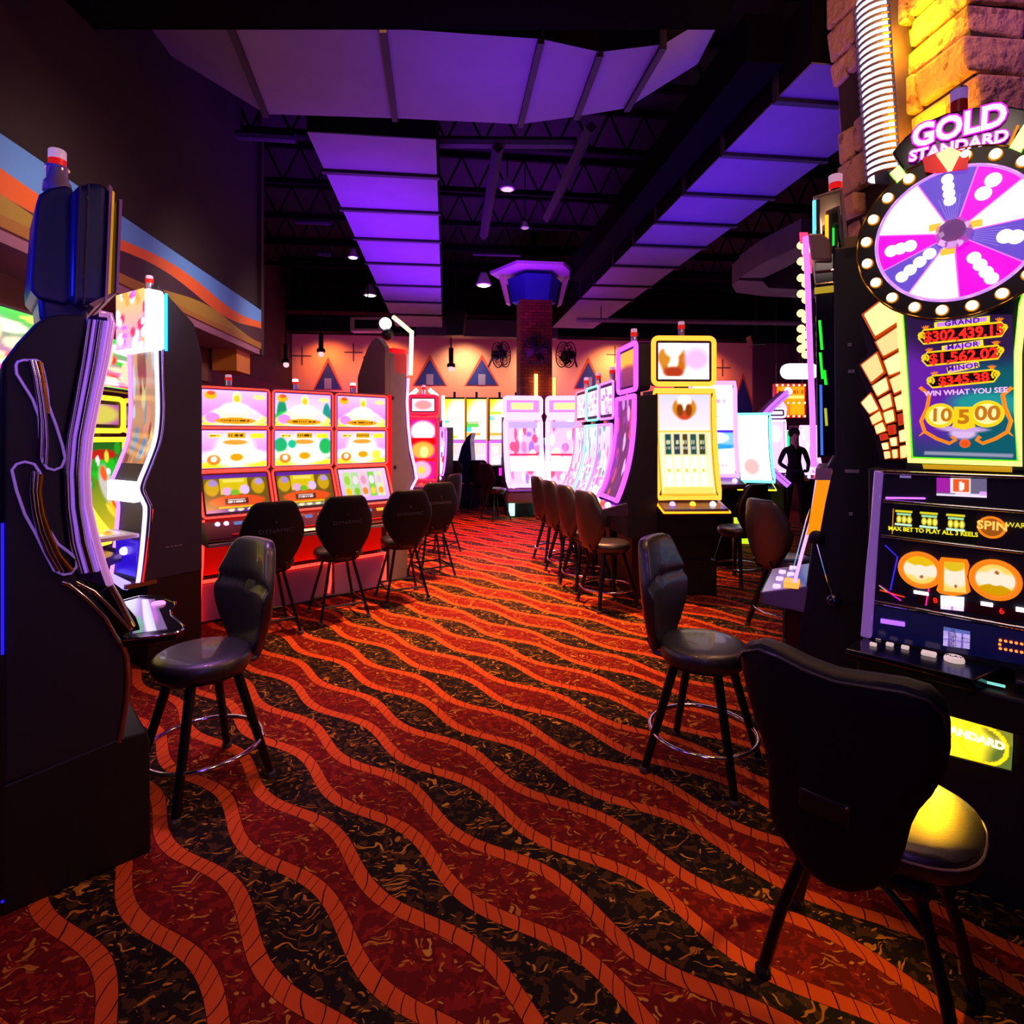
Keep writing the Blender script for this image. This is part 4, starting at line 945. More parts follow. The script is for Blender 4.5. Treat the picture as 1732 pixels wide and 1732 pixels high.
# top info panel
sfn = lambda a, b, c, d, y=-.004: quad(G(*a, y), G(*b, y), G(*c, y), G(*d, y))
cv = Cv(40, 14, '6a6080').rect(0, .2, .3, 1, 'a020a0').rect(.4, 0, 1, .2, 'e8d0ff').rect(.3, .15, .7, 1, 'fff0f0').rect(.34, .25, .66, .95, 'e85820').rect(.46, .35, .5, .8, 'fff4f0').ell(.53, .55, .04, .2, 'fff4f0').rect(0, 0, 1, .12, 'f0e0ff').rect(.86, .12, 1.0, .3, 'e0a0ff')
screen(cv, sfn((1584,838),(1669,842),(1669,810),(1584,808)), t, 1.1, 'info_display')
MB().tube([G(1498,842,-.006), G(1565,843,-.006)], .004, 6).build('lilac_light_bar', neon('c060ff', 2), t)
MB().box(*[G(1522,806)[0], G(1541,806)[0]], -.003, 0, G(1522,808)[2], G(1522,804)[2]).build('small_label', M('label_lilac', 'a090c0', .5, emi='b090e0', es=.4), t)
# paytable strip
cv = Cv(150, 30, '050403')
for k in range(3):
    u = .09+k*.31
    cv.rect(u-.04, .86, u+.17, .93, 'e0d020')
    for q_ in range(3): cv.ell(u+.01+q_*.065, .6, .03, .13, 'd8c010', .1); cv.ell(u+.01+q_*.065, .6, .015, .07, 'fff080', .2)
    cv.rect(u-.04, .38, u+.17, .44, 'c8f0d0'); cv.rect(u-.02, .76, u+.16, .82, '9ad8a0')
cv.rect(.02, .05, .03, .95, 'c07818')
screen(cv, sfn((1506,905),(1650,922),(1650,868),(1508,858)), t, 1.2, 'paytable_strip')
def rotxz(a, b, y=0):
    p_, q_ = G(*a, y), G(*b, y); return math.atan2(q_[2]-p_[2], q_[0]-p_[0])
def gtext(s, px, py, hpx, mat, y=-.01, slope=0, sx=1, nm='lettering', bold=0, **k):
    c_ = G(px, py, y); a_ = rotxz((px-20, py-slope*20), (px+20, py+slope*20), y)
    size = abs(G(px, py-hpx/2, y)[2]-G(px, py+hpx/2, y)[2])*1.35
    return text(s, size, mat, t, c_, (PI/2, -a_, 0), .002, nm, sx=sx, bold=bold*size, **k)
YT = neon('e8d818', 1.3); RT = neon('ff2010', 1.8); OT = M('orange_gold', 'e07810', .35, emi='f08010', es=1.0); YG = neon('f0c810', 1.2)
gtext('MAX BET TO PLAY ALL 3 REELS', 1575, 899, 7.4, YT, -.012, .075, .88, 'paytable_lettering', bold=.02)
def disc(px, py, rpx, mat, y, nm, ry=None, n=28, thick=.004):
    c_ = G(px, py, y); r = abs(G(px, py-rpx, y)[2]-c_[2])
    return MB().lathe([(r, y), (r, y+thick)], (c_[0], 0, c_[2]), n, 'y').build(nm, mat, t)
def ring(px, py, rpx, r, mat, y, nm):
    c_ = G(px, py, y); R2 = abs(G(px, py-rpx, y)[2]-c_[2])
    return MB().tube([(c_[0]+R2*math.cos(a*PI/16), y, c_[2]+R2*math.sin(a*PI/16)) for a in range(32)], r, 8, closed=True).build(nm, mat, t, smooth=True)
disc(1677, 892, 17, M('medal_gold', '6a3a10', .4, emi='c07018', es=.5), -.01, 'spin_medallion'); ring(1677, 892, 17, .004, OT, -.014, 'medallion_rim')
gtext('SPIN', 1678, 890, 15, neon('ffb050', 1.6), -.02, .1, 1.0, 'spin_lettering', bold=.02)
gtext('AWARDS', 1722, 889, 9, YT, -.012, .075, .9, 'paytable_lettering')
# reels
CRM = neon('ffe8a0', 1.25)
cvr = lambda s_: Cv(30, 34, 'ffd860').ell(.5, .5, .5, .28, 'fff0d8', .5).ell(.5, [.95, .95, .05][s_], .5, .25, ['f0c010', 'e8c020', 'd8a000'][s_], .1).ell(.55, [.25, .2, .75][s_], .05, .05, 'b06000', .4)
def rnd(px, py, rp, y):
    c_ = G(px, py, y); r = abs(G(px, py-rp, y)[2]-c_[2])
    def fn(u, v):
        a, b = 2*u-1, 2*v-1; k = max(abs(a), abs(b)); l = math.hypot(a, b) or 1; m_ = k/l
        return (c_[0]+a*m_*r, y, c_[2]+b*m_*r)
    return fn
for s_, (px, py, rp) in enumerate([(1556, 964, 24), (1614, 972, 26), (1683, 981, 27)]):
    if s_ != 1:
        disc(px, py, rp*1.22, M('reel_wood', '8a3a08', .4, emi='a04008', es=.3), -.002, 'reel_backing')
        screen(cvr(s_), rnd(px, py, rp*.95, -.008), t, 1.0, 'reel_window')
        ring(px, py, rp*1.13, .009, OT, -.012, 'reel_frame')
    else:
        out_ = gp([(1592,942),(1636,946),(1640,956),(1636,975),(1642,1000),(1636,1004),(1612,1008),(1590,1003),(1584,998),(1591,975),(1587,952)], -.002)
        MB().plate(out_, -.01, -.002).build('reel_frame', OT, t, bevel=.002)
        screen(cvr(1), sfn((1596,1000),(1634,1003),(1631,952),(1597,950), -.014), t, 1.0, 'reel_window')
# magenta and blue line art beside reels
for pts, cl in (([(1497,922),(1518,942),(1506,998)], '3020d0'), ([(1487,990),(1524,1016)], 'e010c0'), ([(1572,990),(1566,1024)], 'f01090'), ([(1488,998),(1530,1010)], 'e03008'), ([(1487,990),(1500,1000)], '40d010')):
    MB().tube([G(a, b, -.004) for a, b in pts], .0025, 5).build('line_art', neon(cl, 1.4), t)
MB().box(G(1552,1004)[0], G(1740,1004)[0], -.003, 0, G(1560,1022)[2], G(1560,1006)[2]-.0).build('meter_strip', M('dark_red_meter', '380808', .4), t)
for a, b, w_, h_ in ((1558,1003,28,7), (1669,1022,20,8), (1730,1032,22,9)):
    c_ = G(a, b, -.006); MB().box(c_[0]-.0008*w_, c_[0]+.0008*w_, -.008, -.003, c_[2]-.0008*h_, c_[2]+.0008*h_).build('meter_light', neon('fff0ff', 3), t)
screen(Cv(12, 12, 'f8f0ff').rect(0, 0, 1, .25, 'd0b0ff').rect(.45, 0, .55, .3, '7040c0'), sfn((1591,1030),(1630,1034),(1631,1010),(1591,1007), -.012), t, 2, 'white_notice')
gtext('6', 1694, 1034, 10, RT, -.008, 0, 1, 'meter_digit'); gtext('8', 1582, 1016, 9, RT, -.008, 0, 1, 'meter_digit')
# lower blue panel
q_ = lambda a, b, c, d: sfn(a, b, c, d, -.003)
screen(Cv(4, 4).grad('080a40', '101040'), q_((1472,1078),(1760,1130),(1760,1074),(1482,1024)), t, .6, 'lower_glass')
MB().tube([G(1490,1050,-.012), G(1530,1056,-.012)], .009, 8).build('card_slot_light', neon('9050ff', 2.2), t, smooth=True)
screen(Cv(30, 22, 'c8b0f8').rect(0, .8, 1, 1, '6070c0').rect(.2, 0, .24, .8, '7050c0').rect(.45, 0, .49, .8, '7050c0').rect(.7, 0, .74, .8, '7050c0').rect(0, .35, 1, .4, '8060d0'), q_((1595,1092),(1640,1098),(1641,1068),(1596,1060)), t, 1.1, 'denomination_card')
for k in range(6):
    for j, yy in enumerate((1083, 1097)):
        c_ = G(1692+k*9, yy+k*1.6, -.01); MB().ball(c_, .0045, 6).build('orange_led', neon('ff7020', 3), t)
c_ = G(1691, 1090, -.01); MB().ball(c_, .0045, 6).build('orange_led', neon('ff7020', 3), t)
# deck
DZ = .855
dk = [WM.h(a, b, DZ)[:2] for a, b in [(1430,1097),(1462,1068),(1560,1085),(1655,1106),(1648,1150)]]
xr, yf = dk[4]; 
MB().slab([dk[0], (dk[0][0]+.02, .02), (.44, .02), dk[4]], DZ-.04, DZ).build('button_deck', M('smoke_deck', '15161c', .2, .3), t, bevel=.005)
MB().tube([(*dk[0], DZ-.012), (*dk[4], DZ-.012)], .006, 6).build('deck_edge', DCHR, t, smooth=True)
MB().slab([(dk[0][0]+.03, dk[0][1]+.03), (dk[0][0]+.03, .03), (R_, .03), (R_, dk[4][1]+.03)], DZ-.16, DZ-.042).build('deck_body', BLK, t, bevel=.01)
BTN = M('button_cream', 'f0d8d0', .35, emi='ffe0d8', es=.55)
for a, b, r in ((1486,1077,.011), (1477,1088,.011), (1505,1088,.012), (1531,1093,.012)):
    c_ = WM.h(a, b, DZ+.01); MB().box(c_[0]-r, c_[0]+r, c_[1]-r*.8, c_[1]+r*.8, DZ, DZ+.012).build('square_button', BTN, t, bevel=.003)
c_ = WM.h(1571, 1104, DZ+.01); MB().box(c_[0]-.022, c_[0]+.022, c_[1]-.016, c_[1]+.016, DZ, DZ+.014).build('bet_button', BTN, t, bevel=.004)
c_ = WM.h(1614, 1112, DZ+.012)
pb = MB().lathe([(.03, DZ), (.03, DZ+.008), (.026, DZ+.016)], (c_[0], c_[1], 0), 24).build('play_button', BTN, t, smooth=True)
text('PLAY', .022, BLK, pb, (c_[0], c_[1], DZ+.0165), (0, 0, 0), .0005, 'play_lettering', bold=.0004)
MB().box(.46, R_, -.12, .02, DZ-.06, DZ-.0).build('ticket_printer', M('printer_black', '101014', .3), t, bevel=.01)
c_ = WM.f(1680, 1157, -.125); MB().box(c_[0]-.03, c_[0]+.03, -.125, -.12, c_[2]-.004, c_[2]+.004).build('ticket_slot_light', neon('70c0b8', 1.5), t)
# belly glass
gy = .03
bg = [WM.f(a, b, gy) for a, b in ((1585,1273),(1713,1306),(1716,1226),(1588,1184))]
cv = Cv(60, 34).grad('7a7008', 'd8b818').ell(.45, .6, .55, .5, 'ffd820', .7).ell(1, .1, .25, .4, '4a5a20', .8).ell(.85, .8, .2, .2, '6a6a20', .7)
cv.ring(.62, .4, .3, .38, .1, 'ffb810')
screen(cv, quad(*bg), t, 2.0, 'belly_glass')
MB().tube([Vector(b)+Vector((0, -.004, 0)) for b in bg], .007, 6, closed=True).build('belly_frame', BLK, t)
c_ = WM.f(1645, 1212, gy-.01); an = rotxz((1590,1190),(1715,1228), gy)
text('GOLD', .045, neon('fff0c0', 1.6), t, c_, (PI/2, -an, 0), .002, 'belly_lettering', bold=.002)
c_ = WM.f(1640, 1245, gy-.01); text('STANDARD', .036, neon('fff0c0', 1.6), t, c_, (PI/2, -an, 0), .002, 'belly_lettering', bold=.002)
# jackpot monitor
mon = [(1540,772),(1722,778),(1712,532),(1533,530)]
cv = Cv(60, 90).grad('104858', '40186a').ell(.8, .3, .5, .3, '086070', .8).ell(.2, .5, .3, .3, '7020b0', .8).ell(.6, .95, .6, .2, '301848', .7).ell(.75, .38, .25, .06, '20a0a0', .8)
cv.ell(.52, .17, .1, .03, 'f0c8ff', .5).ell(.52, .2, .2, .015, 'e0b0f0', .4)
cv.rect(.15, .02, .95, .035, 'a0a0c0').words(.16, .045, .9, .055, 'c0c0e0', 3)
screen(cv, sfn(mon[0], mon[1], mon[2], mon[3], -.01), t, .9, 'jackpot_screen')
fr_ = [(1519,508),(1526,600),(1532,690),(1538,779),(1726,785),(1722,700),(1722,600),(1730,520),(1742,480)]
MB().tube([G(a, b, -.03) for a, b in fr_], .0095, 8).build('neon_monitor_frame', neon('fff070', 2), t, smooth=True)
MB().tube([G(a+5*(1 if a < 1650 else -1), b-5, -.026) for a, b in fr_], .004, 6).build('green_frame_line', neon('60ff10', 1.5), t, smooth=True)
MB().plate(gp([(1560,785),(1712,790),(1712,799),(1562,793)], -.012), -.014, -.005).build('yellow_label_strip', M('amber_label', 'b88818', .5, emi='d0a010', es=.6), t)
for a, b, s_, cl in ((1627,545,'GRAND',0), (1628,585,'MAJOR',1), (1629,621,'MINOR',2)):
    w_ = (42, 30, 22)[cl]; p_ = [G(a-w_, b+5, -.014), G(a+w_, b-5, -.014)]
    MB().tube(p_, .009, 8).build('name_plate', M('plate_lilac', 'c080e0', .4, emi='d890ff', es=.9), t, smooth=True)
    MB().tube([Vector(p_[0])+Vector((-.008, .006, 0)), Vector(p_[1])+Vector((.008, .006, 0))], .0125, 8).build('name_plate_rim', YT, t, smooth=True)
    gtext(s_, a, b, 9, M('violet_ink', '5010a0', .5, emi='6010c0', es=.4), -.026, -.12, 1.0, 'jackpot_name', bold=.02, spacing=1.15)
for a, b, w_, h_, s_ in ((1628,564,66,20,'$302,439.15'), (1628,602,60,19,'$1,562.02'), (1629,641,52,17,'$345.38')):
    sl = -.1
    P4 = [(a-w_, b+sl*-w_*1+h_*.55), (a+w_, b+sl*w_+h_*.55), (a+w_+8, b+sl*w_-2), (a+w_, b+sl*w_-h_*.62), (a-w_, b-sl*w_-h_*.62), (a-w_-8, b-sl*w_+2)]
    P4 = [(x, y-(0)) for x, y in P4]
    MB().plate([(G(x, y, -.011)[0], G(x, y, -.011)[2]) for x, y in P4], -.0125, -.011).build('meter_window', M('meter_dark', '180c20', .3), t)
    MB().tube([G(x, y, -.016) for x, y in P4], .0035, 6, closed=True).build('gold_meter_frame', YG, t, smooth=True)
    for sg in (-1, 1):
        e_ = (a+sg*(w_+4), b+sl*sg*w_); cc = G(*e_, -.018)
        MB().tube([(cc[0]+sg*.001*k*math.cos(k*.8), -.018, cc[2]+.0012*k*math.sin(k*.8)+.006) for k in range(14)], .0032, 6).build('gold_scroll', YG, t, smooth=True)
        for m_ in range(5):
            an = PI/2+sg*(-.9+.4*m_); o_ = G(a+sg*(w_-4), b+sl*sg*w_-h_*.7, -.02)
            MB().tube([o_, (o_[0]+.016*math.cos(an), -.02, o_[2]+.014*math.sin(an))], .0028, 5, r2=.001).build('gold_leaf', OT, t)
    gtext(s_, a, b+1, h_*.92, RT, -.02, sl, .86 if len(s_) > 9 else .98, 'jackpot_amount', bold=.03)
gtext('WIN WHAT YOU SEE', 1631, 663, 9, M('banner_ink', 'e8b0e0', .4, emi='f0c0ff', es=1.0), -.02, -.05, .95, 'banner_lettering', bold=.02)
for sg in (-1, 1):
    pts = [(1634+sg*78, 655), (1634+sg*62, 668), (1634+sg*66, 690), (1634+sg*76, 712), (1634+sg*70, 730), (1634+sg*50, 742), (1634+sg*28, 750), (1634+sg*18, 744), (1634+sg*24, 738)]
    MB().tube([G(a, b, -.016) for a, b in pts], .006, 8).build('gold_cartouche', OT, t, smooth=True)
    MB().tube([G(1634+sg*70, 730, -.016), G(1634+sg*80, 738, -.016)], .005, 6, r2=.001).build('gold_leaf', OT, t)
MB().ball(G(1632, 750, -.014), .016, 8).build('gold_boss', M('boss_orange', 'e05008', .4, emi='f05810', es=.8), t)
for a, b, r, s_ in ((1590,703,18,'10'), (1669,700,20,'00')):
    disc(a, b, r, M('dial_cream', 'f0d890', .4, emi='fff0b0', es=.9), -.014, 'value_dial'); ring(a, b, r, .006, YG, -.018, 'dial_rim')
    gtext(s_, a+1, b, r*1.25, M('amber_ink', 'c87808', .4, emi='d08010', es=.8), -.022, 0, 1, 'dial_number', bold=.03)
MB().plate(gp([(1613,688),(1646,688),(1643,702),(1650,722),(1630,727),(1610,722),(1617,702)], -.014), -.018, -.01).build('value_shield', YG, t)
gtext('5', 1630, 706, 24, M('amber_ink', 'c87808', .4, emi='d08010', es=.8), -.022, 0, 1, 'dial_number', bold=.04)
# fan light panels
FQ = {'A': [[(205,265),(405,110),(480,190),(495,330),(305,455)], [(310,500),(505,370),(530,540),(375,625)], [(380,665),(545,570),(550,740),(425,790)], [(430,825),(555,760),(562,900),(470,945)], [(470,980),(565,935),(568,1070),(495,1095)], [(500,1130),(568,1110),(570,1200),(510,1215)], [(510,1270),(570,1250),(572,1355),(520,1365)], [(520,1400),(575,1390),(578,1495),(525,1505)]],
      'B': [[(185,700),(320,595),(380,760),(270,850)], [(280,880),(400,805),(425,910),(325,970)], [(335,1000),(435,945),(455,1055),(375,1090)], [(375,1110),(460,1080),(475,1180),(400,1205)], [(415,1225),(470,1215),(475,1290),(425,1300)], [(430,1330),(490,1320),(495,1395),(445,1400)], [(450,1430),(497,1425),(500,1500),(460,1505)]],
      'C': [[(185,1025),(265,945),(335,1080),(255,1120)], [(260,1150),(345,1095),(370,1170),(285,1215)], [(300,1225),(370,1190),(400,1265),(320,1295)], [(345,1305),(395,1290),(410,1335),(355,1350)], [(360,1375),(415,1365),(425,1425),(375,1430)], [(380,1445),(430,1440),(440,1500),(390,1510)]]}
k93 = 5.093
for row_, qs in FQ.items():
    for i, qd in enumerate(qs):
        red = (row_, i) in (('A', 5), ('B', 4), ('C', 3))
        pts = [(1420+a/k93, 480+b/k93) for a, b in qd]
        cxq = sum(a for a, b in pts)/len(pts); cyq = sum(b for a, b in pts)/len(pts)
        big = gp([(cxq+(a-cxq)*1.10, cyq+(b-cyq)*1.10) for a, b in pts], -.01)
        l_ = MB().plate(big, -.012, .02).build('lamp_tray', M('amber_tray', 'a03808', .5, emi='f05808', es=.45), t)
        MB().plate(gp([(cxq+(a-cxq)*.97, cyq+(b-cyq)*.97) for a, b in pts], -.018), -.024, -.012).build('fan_light', neon('d02810', 1) if red else neon('ffdc90', (1.25, 1.5, 1.1, 1.7)[(i+ord(row_)) % 4]), l_, bevel=.004, label='red light panel' if red else None)
MB().plate(gp([(1452,535),(1502,494),(1520,505),(1538,782),(1488,778),(1478,740),(1452,690),(1470,672),(1448,620),(1468,598)], .02), .02, .1).build('fan_backing', BLK, t)
MB().plate(gp([(1520,500),(1745,470),(1735,795),(1535,795)], .03), .0, .1).build('monitor_backing', BLK, t)
# wheel
wy = -.05
wc = G(1613, 396, wy); wr = .94*(abs(G(1613, 278, wy)[2]-wc[2])+abs(G(1613, 514, wy)[2]-wc[2]))/2
n_ = 72; mats = {'p': neon('7050d8', .95), 'm': neon('e000d0', 1.3), 'w': neon('fff4ff', 1.8)}
seq = 'pmwpmwpmw'; bnd = [-27, 17, 52, 88, 127, 176, 215, 247, 282, 333]
mb = MB()
for k in range(9):
    mb.mat(mats[seq[k]] if k not in () else None)
    kind = ['p', 'm', 'w', 'p', 'm', 'w', 'p', 'm', 'w'][k]; mb.mat(mats[kind])
    a0, a1 = math.radians(bnd[k]), math.radians(bnd[k+1]); st_ = 10
    vsx = [(wc[0], wy, wc[2])]+[(wc[0]+wr*math.sin(a0+(a1-a0)*j/st_), wy, wc[2]+wr*math.cos(a0+(a1-a0)*j/st_)) for j in range(st_+1)]
    vb = [(x, wy+.02, z) for x, y, z in vsx]; m_ = len(vsx)
    mb.add(vsx+vb, [list(range(m_))[::-1], list(range(m_, 2*m_))]+[(i, (i+1) % m_, (i+1) % m_+m_, i+m_) for i in range(m_)])
wh = mb.build('wheel', None, t)
RAYM = neon('a080f0', .9); GRN = neon('ffb838', 1.3)
for a0 in bnd[:-1]:
    a = math.radians(a0); MB().tube([(wc[0], wy-.004, wc[2]), (wc[0]+wr*.98*math.sin(a), wy-.004, wc[2]+wr*.98*math.cos(a))], .0025, 5).build('wheel_spoke', neon('ff70e8', 1.2), wh)
DW = neon('fffaff', 2.2)
for mid, rads, rr in ((-5, (.52, .63, .74, .86), .075), (34, (.62, .82), .1), (107, (.62, .74), .1), (150, (.48, .62, .76, .88), .085), (231, (.38, .54, .7, .84), .085), (264, (.55, .68, .8), .09)):
    a = math.radians(mid)
    for r in rads:
        MB().lathe([(wr*rr, wy-.006), (wr*rr, wy-.002)], (wc[0]+wr*r*math.sin(a), 0, wc[2]+wr*r*math.cos(a)), 16, 'y').build('wheel_number_disc', DW, wh)
for mid in (-5, 107, 231):
    a0 = math.radians(mid)
    for j in range(7):
        a = a0+(j-3)*.075; MB().tube([(wc[0]+wr*.25*math.sin(a), wy-.003, wc[2]+wr*.25*math.cos(a)), (wc[0]+wr*.6*math.sin(a), wy-.003, wc[2]+wr*.6*math.cos(a))], .0012, 4).build('wheel_ray', RAYM, wh)
for mid in (70, 195, 307):
    a = math.radians(mid); MB().box(-.022, .022, 0, .004, -.012, .012).build('gold_wedge_root', GRN, wh).location = (wc[0]+wr*.26*math.sin(a), wy-.006, wc[2]+wr*.26*math.cos(a))
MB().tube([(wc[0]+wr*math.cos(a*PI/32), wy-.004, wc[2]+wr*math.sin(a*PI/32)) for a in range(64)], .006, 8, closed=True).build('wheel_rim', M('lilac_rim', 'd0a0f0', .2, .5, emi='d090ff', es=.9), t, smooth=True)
# crystal hub
mb = MB(); hr = wr*.235
prof = [(hr, wy-.008), (hr, wy-.02), (hr*.72, wy-.05), (hr*.45, wy-.06)]
mb.lathe(prof, (wc[0], 0, wc[2]), 10, 'y'); mb.build('crystal_hub', M('pink_crystal', 'c090c8', .05, .5, emi='c070d0', es=.25), t)
# bezel ring with bulbs
ro = wr*1.3; ri = wr*1.02; mb = MB(); N = 48
vs_ = []
for yy in (wy+.0, wy+.1):
    for rr in (ri, ro): vs_ += [(wc[0]+rr*math.cos(a*2*PI/N), yy, wc[2]+rr*math.sin(a*2*PI/N)) for a in range(N)]
fs_ = []
for a in range(N):
    b = (a+1) % N; fs_ += [(a, N+a, N+b, b), (2*N+a, 2*N+b, 3*N+b, 3*N+a), (a, b, 2*N+b, 2*N+a), (N+a, 3*N+a, 3*N+b, N+b)]
mb.add(vs_, fs_); mb.build('wheel_bezel', M('bezel_bronze', '2c2620', .35, .4), t, smooth=False)
MB().tube([(wc[0]+ro*.985*math.cos(a*PI/32), wy-.002, wc[2]+ro*.985*math.sin(a*PI/32)) for a in range(64)], .003, 6, closed=True).build('bezel_line', GOLDM, t)
BU = neon('ffe8b0', 3.2); BS = M('bulb_socket', 'c07810', .4, .5, emi='f09010', es=.5)
for a in range(20):
    an = math.radians(7+a*18)
    if -20 < ((7+a*18+180) % 360)-180 < -3: continue
    r = wr*1.15; c_ = (wc[0]+r*math.sin(an), wy-.012, wc[2]+r*math.cos(an))
    MB().lathe([(.021, wy), (.019, wy-.008)], (c_[0], 0, c_[2]), 12, 'y').build('bulb_socket', BS, t)
    MB().ball(c_, .0165, 8).build('light_bulb', BU, t, smooth=True)
# pointer and marquee
MB().plate(gp([(1583,262),(1606,250),(1625,258),(1610,288),(1603,290)], -.08), -.09, -.075).build('wheel_pointer', neon('ffc890', 1.6), t)
MB().plate(gp([(1560,268),(1600,252),(1640,255),(1636,285),(1585,292),(1565,290)], -.07), -.072, -.06).build('red_pointer_plate', M('pointer_red', 'c01010', .35, emi='ff1010', es=.5), t)
MB().plate(gp([(1508,258),(1530,232),(1560,208),(1600,191),(1650,181),(1700,178),(1770,190),(1770,262),(1700,250),(1640,250),(1590,260),(1550,280),(1531,292)], -.03), -.03, .2).build('marquee', M('marquee_black', '0a060e', .15), t, bevel=.006)
MG = neon('ff98ff', 3); MO = neon('d010c8', 1.6)
gtext('GOLD', 1619, 214, 38, MO, -.038, -.26, .88, 'marquee_outline', bold=.085)
gtext('STANDARD', 1618, 248, 19, MO, -.043, -.22, .98, 'marquee_outline', bold=.09)
gtext('GOLD', 1619, 214, 38, MG, -.045, -.26, .88, 'marquee_lettering', bold=.035)
gtext('STANDARD', 1618, 248, 19, MG, -.05, -.22, .98, 'marquee_lettering', bold=.03)
for pts in ([(1506,294),(1521,281),(1533,296),(1518,309)], [(1708,250),(1732,212),(1750,222),(1726,258)]):
    MB().plate(gp(pts, -.05), -.06, -.045).build('diamond_light', neon('ffe890', 2), t)
    MB().tube([G(a, b, -.05) for a, b in pts], .004, 5, closed=True).build('diamond_rim', neon('60e010', 1.2), t)
MB().tube([G(1707,246,-.05), G(1722,212,-.05)], .004, 6).build('gold_strip', OT, t)
c_ = G(1622, 186, .08)
MB().lathe([(.026, -.06), (.026, .03)], (c_[0], .08, c_[2]), 14).build('candle_red_band', M('candle_dark_red', '601018', .3, emi='801018', es=.3), t, smooth=True)
MB().lathe([(.026, .032), (.027, .07)], (c_[0], .08, c_[2]), 14).build('candle_cap', M('candle_lilac', 'a080c8', .3, emi='a070d0', es=.4), t, smooth=True)
MB().lathe([(.028, .07), (.024, .078)], (c_[0], .08, c_[2]), 14).build('candle_lid', BLK, t)
# ================================================================ lever machine at right, seen from its side
LM = Fr(1.46, 2.86, 240)
t = LM.thing('slot_machine', 'dark lever machine seen from its side, bulbs down its front edge, before the stone column', 'slot machine')
def s3(pts, x=0): return [LM.s_(a, b, x)[1:] for a, b in pts]
LWd = -.6
up_ = s3([(1410,420),(1412,770),(1398,792),(1376,900),(1362,1000),(1345,1110)])
dp_ = up_[0][0]+.50
prof = up_+[(up_[-1][0]+.03, .0), (dp_, 0), (dp_, up_[0][1])]
MB().prism(prof, 0, LWd).build('cabinet', SIDE if False else BLK2, t, bevel=.008)
gl = s3([(1378,430),(1410,425),(1412,770),(1382,775)])
MB().prism(gl, -.03, LWd+.03).build('upper_glass_box', M('gloss_black', '0a0810', .12), t, bevel=.004)
MB().prism(s3([(1366,395),(1390,394),(1404,405),(1408,440),(1372,440)]), -.0, LWd).build('arched_top', M('brown_hood', '80604c', .45), t, bevel=.01)
yl = s3([(1384,795),(1398,792),(1408,796),(1396,850),(1386,905),(1364,905)])
MB().prism(yl, .002, LWd).build('lit_side_panel', M('amber_panel', 'd88808', .4, emi='ff9800', es=.9), t)
yl = s3([(1380,792),(1408,792),(1405,812),(1378,812)]); MB().prism(yl, .004, LWd).build('pink_cap_panel', M('pink_panel', 'b080a0', .4), t)
e = s3([(1366,400),(1370,480),(1374,600),(1378,700),(1380,790)], .0)
MB().tube([(-.0, y-.01, z) for y, z in e], .014, 8).build('edge_light', neon('c870ff', 1.6), t, smooth=True)
for k, yy in enumerate((415, 442, 470, 497, 530, 556, 573, 590)):
    for j, dx in enumerate((0, 8)):
        y_, z_ = LM.s_(1355+dx+(k % 2)*0, yy+(j*10), -.02-.04*j)[1:]
        MB().ball((-.02-.04*j, y_, z_), .02, 8).build('light_bulb', neon('ffd878', 3), t, smooth=True)
q_ = s3([(1352,393),(1366,393),(1366,412),(1353,412)]); MB().prism(q_, .0, LWd).build('red_corner_light', neon('ff3060', 2), t)
for (a, b, c_, d_, cl) in ((1386,540,1390,590,'10ff20'), (1387,595,1391,640,'10e020'), (1394,625,1397,650,'10ff20'), (1396,690,1398,720,'a0a020'), (1388,650,1390,770,'3060c0')):
    p_, r_ = LM.s_(a, b, .004), LM.s_(c_, d_, .004); MB().tube([(-.028, p_[1], p_[2]), (-.028, r_[1], r_[2])], .006, 6).build('painted_reflection', neon(cl, 1.5), t)  # glowing tubes stand in for reflections on the glossy box side
p_, r_ = LM.s_(1377, 485), LM.s_(1410, 492); MB().box(-.028, -.02, p_[1], r_[1], r_[2], p_[2]).build('yellow_strip', neon('c0a010', .8), t)
for a, b in ((458, 455), (480, 476)):
    p_, r_ = LM.s_(1378, a), LM.s_(1410, b); MB().tube([(-.024, p_[1], p_[2]), (-.024, r_[1], r_[2])], .006, 6).build('chrome_band', CHR, t)
# screen glass edge and deck
MB().tube([(-.01, *LM.s_(a, b, -.01)[1:]) for a, b in ((1384,800),(1372,880),(1358,930),(1344,985))], .008, 8).build('glass_edge', neon('d8a0ff', 1.6), t, smooth=True)
pq = [LM.s_(a, b, -.02) for a, b in ((1346,985),(1374,880))]
cv = art(23, '3080e0', 'f0b0e0', ['f0e0ff', '40c0e0', '9050e0', 'e0f080'], 20, 16, 20)
screen(cv, lambda u, v: (LWd+.02+(abs(LWd)-.04)*u, pq[0][1]+(pq[1][1]-pq[0][1])*v-.03, pq[0][2]+(pq[1][2]-pq[0][2])*v), t, 1.2)
d0 = LM.s_(1340, 1000); d1 = LM.s_(1287, 1010)
zk = (d0[2]+d1[2])/2
MB().prism([(d0[1]+.1, zk+.07), (d1[1], zk+.0), (d1[1], zk-.06), (d0[1]+.1, zk-.08)], .0, LWd).build('deck', M('lilac_deck', '8a78b0', .3, .3), t, bevel=.006)
MB().box(.004, -.6, d1[1]-.004, d1[1]+.004, zk-.05, zk-.0).build('deck_front_trim', CHR, t)
for k in range(6):
    x_ = -.06-.09*k; y_ = d1[1]+.07+(k % 2)*.05; MB().box(x_-.025, x_+.025, y_-.018, y_+.018, zk+.02, zk+.035+(k % 2)*.012).build('deck_button', neon('e0b8ff', 1.6), t, bevel=.004)
MB().box(-.1, -.0, d0[1]-.04, d0[1]+.03, zk+.04, zk+.07).build('orange_button', neon('ffa040', 1.5), t)
